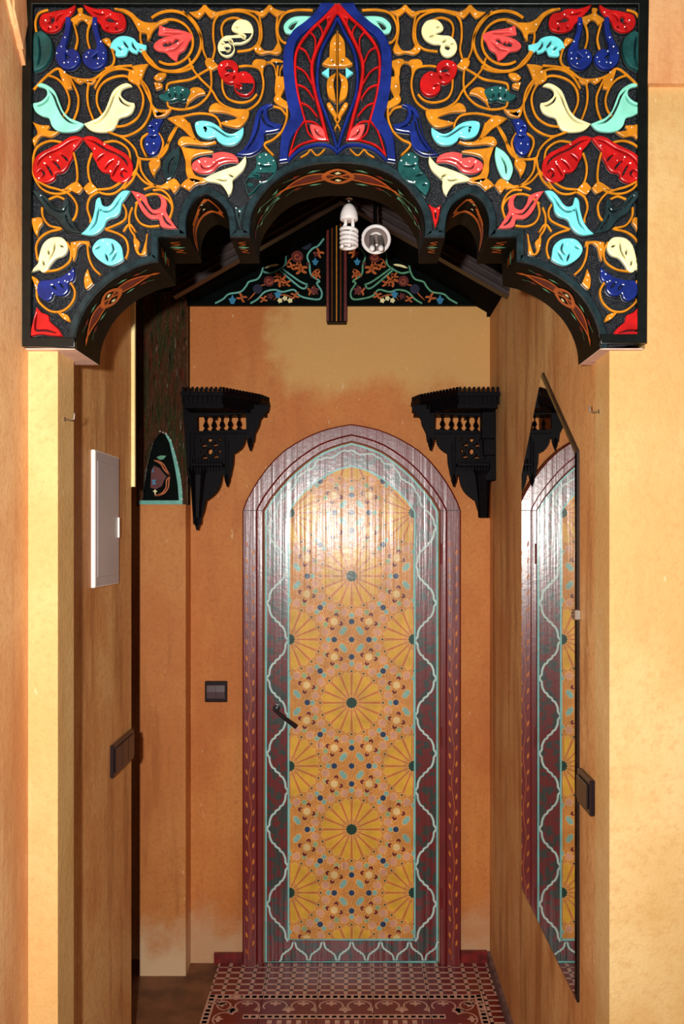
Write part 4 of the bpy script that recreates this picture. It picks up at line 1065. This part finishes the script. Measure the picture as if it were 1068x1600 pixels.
for s in (-1, 1):       # green sprays at the haunches of the big arch
    for q, (a, b, c_) in enumerate([(0.118, 0.165, 0.018), (0.12, 0.19, 0.035), (0.12, 0.185, -0.012), (0.13, 0.205, 0.02)]):
        SO([(uc+s*a, 0.055), (uc+s*(a+b)/2, 0.055+c_*0.9), (uc+s*b, 0.050+c_*1.3-0.01)], 5, 0.0018, 0.0025)
        SO([(uc+s*(b-0.004), 0.050+c_*1.3-0.014), (uc+s*(b+0.010), 0.050+c_*1.3-0.008), (uc+s*(b-0.002), 0.052+c_*1.3)], 5)
    SO([(uc+s*0.128, 0.03), (uc+s*0.145, 0.036), (uc+s*0.133, 0.046)], 5); SO([(uc+s*0.128, 0.08), (uc+s*0.145, 0.074), (uc+s*0.133, 0.064)], 5)
    for a in (0.178, 0.21): SO([(uc+s*a, 0.065), (uc+s*(a+0.02), 0.072), (uc+s*(a+0.03), 0.064), (uc+s*(a+0.012), 0.058)], 1)
for px, py in ((160, 452), (2*MID-160, 452)): motif(nearest_u(px, py), 0.82)
for s, (px, py) in ((1, (308, 311)), (-1, (2*MID-308, 311))):     # small lobes
    u = nearest_u(321 if s > 0 else 2*MID-321, 305)
    for q, w_ in (([(u, 0.014), (u-s*0.02, 0.032), (u-s*0.036, 0.046), (u-s*0.058, 0.05)], 0.012), ([(u, 0.014), (u+s*0.018, 0.032), (u+s*0.028, 0.05), (u+s*0.018, 0.07)], 0.009),
                  ([(u+s*0.03, 0.074), (u, 0.080), (u-s*0.03, 0.078), (u-s*0.06, 0.085), (u-s*0.085, 0.11)], 0.012), ([(u-s*0.03, 0.05), (u-s*0.055, 0.056), (u-s*0.08, 0.075), (u-s*0.088, 0.115)], 0.010)):
        SO(q, 0, w_, 0.0025, n=6)
    for vv in (0.033, 0.058):
        uu = u-s*0.016; SO([(uu-0.011, vv), (uu, vv-0.012), (uu+0.011, vv), (uu, vv+0.009)], 4, d=0.0030); SO([(uu-0.008, vv), (uu, vv-0.009), (uu+0.008, vv), (uu, vv+0.005)], 2, d=0.0034)
    SO([(u-s*0.035, 0.064), (u-s*0.055, 0.068), (u-s*0.075, 0.088)], 1, 0.012, 0.0022, n=6)
for px, py in ((270, 372), (376, 372), (2*MID-270, 372), (2*MID-376, 372), (248, 392), (2*MID-248, 392)):
    a = nearest_u(*( (px-8, py) if py == 372 else (px, py+12) )); 
    i = min(range(len(OP)-1), key=lambda i: abs((OP[i][0]+OP[i+1][0])/2-(px-VX)/AS)+abs((OP[i][1]+OP[i+1][1])/2-(EYE+(VY-py)/AS)))
    u = (cum[i]+cum[i+1])/2; h_ = (cum[i+1]-cum[i])/2
    SO([(u-h_*.6, 0.05), (u, 0.043), (u+h_*.6, 0.05), (u, 0.057)], 3)
    for g_ in (-1, 1): SO([(u-h_*.4, 0.05+g_*0.010), (u+h_*.3, 0.05+g_*0.018), (u-h_*.3, 0.05+g_*0.028), (u+h_*.4, 0.05+g_*0.034)], 0, 0.0028, 0.0025)
mb.build('soffit_painting', ['s_orange', 's_red', 'cream', 's_green', 's_black', 's_green'], arch, kind='stuff')

# ================================================================ fretwork corner consoles
def console(side):
    R_ = side == 'right'
    fx = (lambda x: 1063-x) if R_ else (lambda x: x)
    base = P(fx(345), 640, 433)
    lab = ('black fretwork wooden corner shelf with cut-off foot, right of the door arch' if R_ else
           'black fretwork wooden corner shelf with a pointed foot, left of the door arch')
    t = thing('corner_shelf', (base.x, 3.3, base.z), lab, 'shelf', 'fretwork corner shelves beside the door arch')
    s = 433.0; yf = F/s
    Q = lambda x, y: (fx(190+x/3.956), 440+y/3.956)
    G = lambda x, y: (fx(270+x/6.4), 590+y/6.4)
    out = [G(150,280),(0,0)][:1]
    out = [G(95,270), G(960,270), G(955,320), G(900,380), G(870,420), G(858,480), G(838,520), G(818,560), G(808,640)]
    out += [G(795,650), G(785,680), G(772,725), G(755,690), G(742,650), G(735,610)]
    def scal(a, b, bow, n):
        pts = []
        for i in range(n+1):
            t_ = i/n; x = a[0]+(b[0]-a[0])*t_; y = a[1]+(b[1]-a[1])*t_
            k = math.sin(math.pi*t_)*bow; dx, dy = b[1]-a[1], -(b[0]-a[0]); l = math.hypot(dx, dy)
            j = 5 if i % 2 else -5
            pts.append((x+dx/l*(k+j), y+dy/l*(k+j)))
        return pts
    out += [G(x, y) for x, y in scal((725,600), (610,760), 28, 16)]
    out += [G(600,860), G(585,930), G(575,985), G(562,1010), G(560,1040), G(541,1080), G(520,1040), G(512,1005), G(505,975)]
    out += [G(x, y) for x, y in scal((490,975), (335,1230), 42, 24)]
    if R_:
        out += [G(300,1330), G(290,1345), G(195,1345), G(190,1200), G(180,1060), G(150,1010), G(100,1000)]
    else:
        out += [G(310,1330), G(285,1400), G(280,1460), G(262,1480), G(250,1525), G(232,1525), G(222,1480), G(200,1460), G(195,1300), G(183,1070), G(165,1020), G(145,985)]
    bal = [G(242,388), G(728,365), G(732,515), G(245,535)]
    holes = [bal]
    def hole(pts): holes.append([G(x, y) for x, y in pts])
    def cross(cx, cy, r, w): hole([(cx-r,cy-w),(cx-w,cy-w),(cx-w,cy-r),(cx+w,cy-r),(cx+w,cy-w),(cx+r,cy-w),(cx+r,cy+w),(cx+w,cy+w),(cx+w,cy+r),(cx-w,cy+r),(cx-w,cy+w),(cx-r,cy+w)])
    for cx, cy in ((308,678),(420,672),(315,798),(428,790)): cross(cx, cy, 32, 6)
    hole([(367+27*math.cos(k*math.pi/4+.4), 738+30*math.sin(k*math.pi/4+.4)) for k in range(8)])
    hole([(338,608),(392,608),(388,632),(366,642),(345,632)]); hole([(448,606),(470,606),(472,640),(458,632)])
    hole([(272,610),(284,614),(280,640),(272,640)]); hole([(470,705),(474,750),(455,748),(447,728)]); hole([(272,715),(280,735),(274,755)])
    plate('fret_panel', [out] + holes, s, yf, 0.014, 'console', t, 0.0012)
    # balusters
    for k in range(5):
        x = 322+k*81.5+(2*k if k > 3 else 0); yb, yt = 530-k*3.6, 383-k*4.2
        mb = MB(); prof = [(0, 3.6), (.08, 3.6), (.14, 1.4), (.34, 3.9), (.5, 2.6), (.62, 1.0), (.8, 1.5), (.9, 2.6), (1, 3.2)]
        pts = []; rr = []
        for a, r in prof:
            px, py = G(x, yb+(yt-yb)*a); p = P(px, py, s); pts.append((p.x, yf+0.007, p.z)); rr.append(r/s)
        mb.tube(pts, rr, 8); mb.build('baluster', 'console', t, smooth=False)
    # vertical stile + frame mouldings on the panel
    mb = MB()
    for x0, x1, y0, y1 in ((165, 178, 560, 900), (205, 218, 560, 870), (520, 532, 590, 960), (548, 562, 640, 1000)):
        a, b = G(x0, y0), G(x1, y1); p, q = P(min(a[0], b[0]), a[1], s), P(max(a[0], b[0]), b[1], s)
        mb.box(p.x, q.x, yf-0.006, yf+0.002, q.z, p.z, 0, 0.001)
    for y in (560, 340): 
        a, b = G(165, y), G(735, y-8); p, q = P(min(a[0], b[0]), a[1], s), P(max(a[0], b[0]), b[1]+2, s)
        mb.box(p.x, q.x, yf-0.006, yf+0.002, min(p.z, q.z), max(p.z, q.z)+0.003, 0, 0.001)
    mb.build('moulding', 'console', t)
    # turned finial tips
    for x, y in ((772, 640), (541, 1000)) + (() if R_ else ((238, 1420),)):
        px, py = G(x, y); p = P(px, py, s)
        mb = MB(); mb.tube([(p.x, yf+0.005, p.z+0.014), (p.x, yf+0.005, p.z), (p.x, yf+0.005, p.z-0.012), (p.x, yf+0.005, p.z-0.034)], [0.006, 0.010, 0.009, 0.0015], 8)
        mb.build('finial', 'console', t)
    # half-round body below the little shelf
    px, py = G(250, 900); p = P(px, py, s); q = P(G(240, 1400)[0], G(240, 1400)[1], s)
    mb = MB(); pts = [(p.x+(q.x-p.x)*k, yf+0.008, p.z+(q.z-p.z)*k) for k in (0, .15, .5, 1)]
    mb.tube(pts, [0.040, 0.030, 0.024, 0.016] if not R_ else [0.040, 0.030, 0.024, 0.02], 10); mb.build('tapered_corbel', 'console', t)
    # little middle ledge with dentils
    a = P(G(200, 880)[0], G(200, 880)[1], s); b = P(G(520, 870)[0], G(520, 870)[1], s)
    x0, x1 = min(a.x, b.x), max(a.x, b.x)
    mb = MB(); mb.box(x0, x1, yf-0.05, yf, a.z-0.006, a.z+0.006, 0, 0.002)
    for k in range(11):
        xx = x0+(x1-x0)*(k+0.2)/11; mb.box(xx, xx+0.004, yf-0.048, yf-0.042, a.z+0.006, a.z+0.022); mb.box(xx, xx+0.004, yf-0.044, yf-0.038, a.z-0.022, a.z-0.006)
    mb.build('lower_ledge', 'console', t)
    # top shelf: half hexagon slab
    ztop = EYE+(VY-612)/451.6; zl = 0.012
    P2 = [((fx(282)-VX)/451.6, 3.10), ((fx(348)-VX)/451.6, 3.10), ((fx(409)-VX)/426, 3.26), ((fx(421)-VX)/419, 3.34), ((fx(421)-VX)/419, YB-0.002), ((fx(300)-VX)/451.6, YB-0.002), ((fx(282)-VX)/451.6, 3.262)]
    def slab_poly(mb, pl, z0, z1):
        n = len(pl); v = [(x, y, z0) for x, y in pl] + [(x, y, z1) for x, y in pl]
        mb.add(v, [list(range(n))[::-1], list(range(n, 2*n))] + [[i, (i+1) % n, (i+1) % n+n, i+n] for i in range(n)])
    mb = MB(); slab_poly(mb, P2, ztop-0.014, ztop)
    cx = sum(a for a, b in P2)/len(P2)
    inn = [(cx+(a-cx)*0.93, b+0.012 if b < 3.3 else b) for a, b in P2]; slab_poly(mb, inn, ztop-0.055, ztop-0.014)
    mb.build('shelf_top', 'console', t)
    mb = MB(); md = MB(); path = P2[:4]
    for (a, b) in zip(path, path[1:]):
        L = math.hypot(b[0]-a[0], b[1]-a[1]); n = max(1, int(L/0.0155))
        ux, uy = (b[0]-a[0])/L, (b[1]-a[1])/L
        for k in range(n):
            for buf, z0, z1, w, inset in ((mb, ztop, ztop+0.017, 0.0095, 0.0), (md, ztop-0.042, ztop-0.014, 0.007, 0.003)):
                s0 = (k+0.2)*L/n; p0 = (a[0]+ux*s0, a[1]+uy*s0); p1 = (p0[0]+ux*w, p0[1]+uy*w)
                nx, ny = -uy*0.006, ux*0.006
                if ny < 0 and False: nx, ny = -nx, -ny
                if R_: nx, ny = -nx, -ny
                q0 = (p0[0]+nx, p0[1]+ny); q1 = (p1[0]+nx, p1[1]+ny)
                v = [(*p0, z0), (*p1, z0), (*q1, z0), (*q0, z0)] + [(p0[0]+ux*w*.15, p0[1]+uy*w*.15, z1), (p1[0]-ux*w*.15, p1[1]-uy*w*.15, z1), (*q1, z1), (*q0, z1)]
                buf.add(v, [(0,1,2,3),(4,5,6,7),(0,1,5,4),(1,2,6,5),(2,3,7,6),(3,0,4,7)])
    mb.build('cresting', 'console', t); md.build('dentils', 'console', t)
    # side cheek back to the wall
    e = (fx(296)-VX)/s
    mb = MB(); mb.box(min(e, e+(0.012 if not R_ else -0.012)), max(e, e+(0.012 if not R_ else -0.012)), yf+0.01, 3.262 if not R_ else YB-0.002, P(0, 720, s).z, ztop-0.05); mb.build('side_cheek', 'console', t)
    mb = MB()
    for xx in (330, 400):
        e = (fx(xx)-VX)/s; mb.box(e-0.004, e+0.004, yf+0.012, YB-0.002, ztop-0.065, ztop-0.05)
    mb.build('bracket', 'console', t)
    if R_:   # stepped trim against the right wall
        mb = MB(); xw = XR-0.001
        for z0, z1, w in ((ztop-0.15, ztop-0.05, 0.022), (ztop-0.21, ztop-0.15, 0.016), (ztop-0.30, ztop-0.21, 0.010)):
            mb.box(xw-w-0.03, xw, yf-0.02, yf+0.03, z0, z1, 0, 0.002)
        mb.build('wall_stile', 'console', t)
console('left'); console('right')

# ================================================================ mirror on the right wall
mr = thing('wall_mirror', (XR, 2.36, 0.54), 'tall pointed frameless mirror hanging on the right ochre wall', 'mirror')
mp = [(2.02, 0.545), (2.02, 1.795), (2.40, 2.045), (2.69, 1.792), (2.69, 0.535)]
mp = [(2.02, 0.552), (2.02, 1.795), (2.40, 2.042), (2.69, 1.792), (2.69, 0.545)]
def ply(mb, pl, x0, x1, m=0):
    n = len(pl); v = [(x0, y, z) for y, z in pl] + [(x1, y, z) for y, z in pl]
    mb.add(v, [list(range(n))[::-1], list(range(n, 2*n))] + [[i, (i+1) % n, (i+1) % n+n, i+n] for i in range(n)], m)
mb = MB(); ply(mb, mp, XR-0.006, XR); mb.build('backing', 'mirror_edge', mr)
def inset(pl, d):
    cy, cz = 2.355, 1.2; out = []
    for i in range(len(pl)):
        a, p, b = pl[i-1], pl[i], pl[(i+1) % len(pl)]
        def ln(p, q):
            nx, ny = (q[1]-p[1]), -(q[0]-p[0]); l = math.hypot(nx, ny); nx /= l; ny /= l; c = nx*p[0]+ny*p[1]
            if nx*cy+ny*cz > c: c += d
            else: c -= d
            return nx, ny, c
        n1, n2 = ln(a, p), ln(p, b); det = n1[0]*n2[1]-n1[1]*n2[0]
        out.append(((n1[2]*n2[1]-n2[2]*n1[1])/det, (n1[0]*n2[2]-n2[0]*n1[2])/det))
    return out
i1 = inset(mp, 0.003); i2 = inset(mp, 0.010)
mb = MB(); n = len(mp)
v = [(XR-0.0065, y, z) for y, z in i1] + [(XR-0.0085, y, z) for y, z in i2]
mb.add(v, [[i, (i+1) % n, (i+1) % n+n, i+n] for i in range(n)]); mb.build('bevelled_rim', 'mirror_old', mr)
mb = MB(); mb.add([(XR-0.0086, y, z) for y, z in i2], [list(range(n))]); mb.build('glass', 'mirror', mr)
mb = MB(); zc = EYE+(VY-960)/693
mb.box(XR-0.016, XR, 2.005, 2.03, zc-0.012, zc+0.012, 0, 0.002); mb.tube([(XR-0.016, 2.012, zc), (XR-0.020, 2.012, zc)], 0.006, 8)
mb.build('mirror_clip', 'steel', mr, label='small chrome clip on the mirror edge')

# ================================================================ electrical box, switches, hooks
eb = thing('fuse_box', (XL, 2.37, 1.475), 'flush white metal fuse box with a thin white frame on the left wall', 'fuse box')
ya, yb, za, zb = F/626, F/568, 1.474, 1.820
mb = MB(); mb.box(XL, XL+0.010, ya, yb, za, zb, 0, 0.0015); mb.build('housing', 'box_edge', eb)
mb = MB(); mb.box(XL+0.0095, XL+0.0112, ya+0.004, yb-0.004, za+0.003, zb-0.003, 0, 0.0006); mb.build('front_frame', 'box_white', eb)
mb = MB(); mb.box(XL+0.0110, XL+0.0125, ya+0.018, yb-0.014, za+0.026, zb-0.026, 0, 0.0008); dr = mb.build('door', 'box_white', eb)
mb = MB(); mb.box(XL+0.0125, XL+0.017, yb-0.024, yb-0.017, 1.60, 1.655, 0, 0.001); mb.build('latch', 'box_edge', dr)
def switch(name, loc, label, x0, x1, y0, y1, z0, z1, axis, keys, group=None):
    t = thing(name, loc, label, 'switch', group)
    mb = MB(); mb.box(x0, x1, y0, y1, z0, z1, 0, 0.002); mb.build('plate', 'black_plastic', t)
    for k in range(keys):
        if axis == 'y':
            a = x0+0.008+(x1-x0-0.016)*k/keys; b = x0+0.008+(x1-x0-0.016)*(k+1)/keys
            v = [(a, y0, z0+0.014), (b-.001, y0, z0+0.014), (a, y0-0.006, (z0+z1)/2), (b-.001, y0-0.006, (z0+z1)/2), (a, y0-0.001, z1-0.016), (b-.001, y0-0.001, z1-0.016)]
            v += [(a, y0+0.002, z0+0.014), (b-.001, y0+0.002, z0+0.014), (a, y0+0.002, z1-0.016), (b-.001, y0+0.002, z1-0.016)]
            obj('key', v, [(0,1,3,2),(2,3,5,4),(6,7,1,0),(4,5,9,8),(0,2,4,8,6),(1,7,9,5,3)], 'black_key', t)
        else:
            sx = 1 if axis == 'x' else -1; xf = x1 if sx > 0 else x0
            a = y0+0.008+(y1-y0-0.016)*k/keys; b = y0+0.008+(y1-y0-0.016)*(k+1)/keys-0.0015
            mb = MB(); mb.box(min(xf, xf+sx*0.004)-0.0005, max(xf, xf+sx*0.004), a, b, z0+0.012, z1-0.012, 0, 0.0015); mb.build('key', 'black_plastic', t)
    return t
a, b = P(320, 1064, 416), P(355, 1097, 416)
switch('light_switch', (a.x, YB, b.z), 'double rocker switch in dark bronze left of the door frame', a.x, b.x, YB-0.009, YB, b.z, a.z, 'y', 2)
switch('light_switch', (XL, 2.5, 0.95), 'dark triple rocker switch plate on the left wall at the passage corner', XL, XL+0.010, 2.41, 2.63, 0.952, 1.04, 'x', 3)
switch('wall_socket', (XR, 1.95, 1.01), 'single dark socket plate on the right wall beside the mirror', XR-0.012, XR, 1.888, 1.995, 1.012, 1.088, '-x', 1)
def hook(x, y, label, side):
    s = 774 if side < 0 else 762
    p = P(x, y, s); xw = -0.5875 if side < 0 else 0.5; d = 1 if side < 0 else -1
    t = thing('wall_hook', (xw, p.y, p.z), label, 'hook')
    mb = MB(); mb.tube([(xw, p.y, p.z), (xw+d*0.012, p.y, p.z-0.001), (xw+d*0.020, p.y, p.z), (xw+d*0.021, p.y, p.z+0.012)], 0.0018, 8)
    mb.build('shank', 'steel', t)
    mb = MB(); mb.tube([(xw-d*0.001, p.y, p.z), (xw+d*0.002, p.y, p.z)], 0.0045, 10); mb.build('collar', 'steel', t)
hook(98, 655, 'small steel hook screwed into the left pillar below the arch', -1)
hook(941, 643, 'small steel hook screwed into the right pillar below the arch', 1)

# ================================================================ lamps in the arch
LS = 600.0; ly = F/LS
t = thing('hanging_bulb', (P(545, 310, LS).x, ly, P(545, 310, LS).z), 'white spiral energy-saving bulb hanging in the middle of the arch', 'bulb')
zz = lambda y: EYE+(VY-y)/LS
bx = (545-VX)/LS
mb = MB(); mb.tube([(bx, ly, 2.71), (bx, ly, zz(312))], 0.0028, 8); mb.build('cord', 's_black', t)
mb = MB(); mb.tube([(bx, ly, zz(y)) for y in (304, 306, 311, 313, 316, 320)], [0.006, 0.010, 0.010, 0.0075, 0.006, 0.006], 14); mb.build('cap', 'steel', t, smooth=False)
mb = MB(); mb.tube([(bx, ly, zz(y)) for y in (319, 322, 327, 334, 341, 344, 345)], [0.007, 0.013, 0.018, 0.0225, 0.0235, 0.023, 0.018], 20); mb.build('ballast', 'ceramic', t, smooth=True)
mb = MB(); pts = []
for k in range(101):
    a = k/100; th = a*2*math.pi*4.2+2.6
    pts.append((bx+0.0205*math.cos(th), ly+0.0205*math.sin(th), zz(358+a*29)))
pts = [(bx-0.009, ly-0.004, zz(344)), (bx-0.009, ly-0.006, zz(352)), (bx-0.014, ly-0.0, zz(356))] + pts + []
mb.tube(pts, 0.0048, 8)
mb.tube([(bx+0.010, ly-0.010, zz(344)), (bx+0.010, ly-0.010, zz(356)), (bx+0.004, ly, zz(362)), (bx, ly, zz(386))], 0.0048, 8)
mb.build('spiral_tube', 'ceramic', t, smooth=True)
L2 = 560.0; cy2 = F/L2; c = P(587, 374, L2)
t = thing('ceiling_lamp', (c.x, cy2, c.z), 'round lamp with a pale ring and twin tubes beside the spiral bulb', 'lamp')
def ring3(mb, cx, cy, cz, R, r, n=28, m=10):
    v = [(cx+(R+r*math.cos(b))*math.cos(a), cy-r*math.sin(b), cz+(R+r*math.cos(b))*math.sin(a)) for a in [2*math.pi*i/n for i in range(n)] for b in [2*math.pi*j/m for j in range(m)]]
    mb.add(v, [[i*m+j, i*m+(j+1) % m, ((i+1) % n)*m+(j+1) % m, ((i+1) % n)*m+j] for i in range(n) for j in range(m)])
mb = MB(); ring3(mb, c.x, cy2, c.z, 0.037, 0.0052); mb.build('ring', 'ceramic', t, smooth=True)
mb = MB(); mb.tube([(c.x, cy2+0.001, c.z), (c.x, cy2+0.004, c.z), (c.x, cy2+0.03, c.z)], [0.030, 0.034, 0.02], 24); mb.build('reflector', 'lamp_grey', t)
mb = MB(); ring3(mb, c.x, cy2-0.003, c.z, 0.017, 0.003, 20, 8); mb.build('socket_rim', 'ceramic', t, smooth=True)
for d in (-0.012, 0.012):
    mb = MB(); mb.tube([(c.x+d, cy2-0.004, c.z+0.004), (c.x+d, cy2-0.035, c.z-0.016), (c.x+d, cy2-0.060, c.z-0.040), (c.x+d, cy2-0.064, c.z-0.046)], [0.0075, 0.0078, 0.0078, 0.006], 10)
    mb.build('tube', 'lamp_grey', t, smooth=True)
    mb = MB(); mb.tube([(c.x+d, cy2-0.059, c.z-0.039), (c.x+d, cy2-0.066, c.z-0.050), (c.x+d, cy2-0.067, c.z-0.054)], [0.0082, 0.0075, 0.003], 10)
    mb.build('tube_tip', 'ceramic', t, smooth=True)
mb = MB(); mb.tube([(c.x, cy2+0.02, c.z), (c.x, cy2+0.09, c.z+0.02), (c.x, cy2+0.12, 2.71)], 0.006, 8); mb.build('arm', 's_black', t)
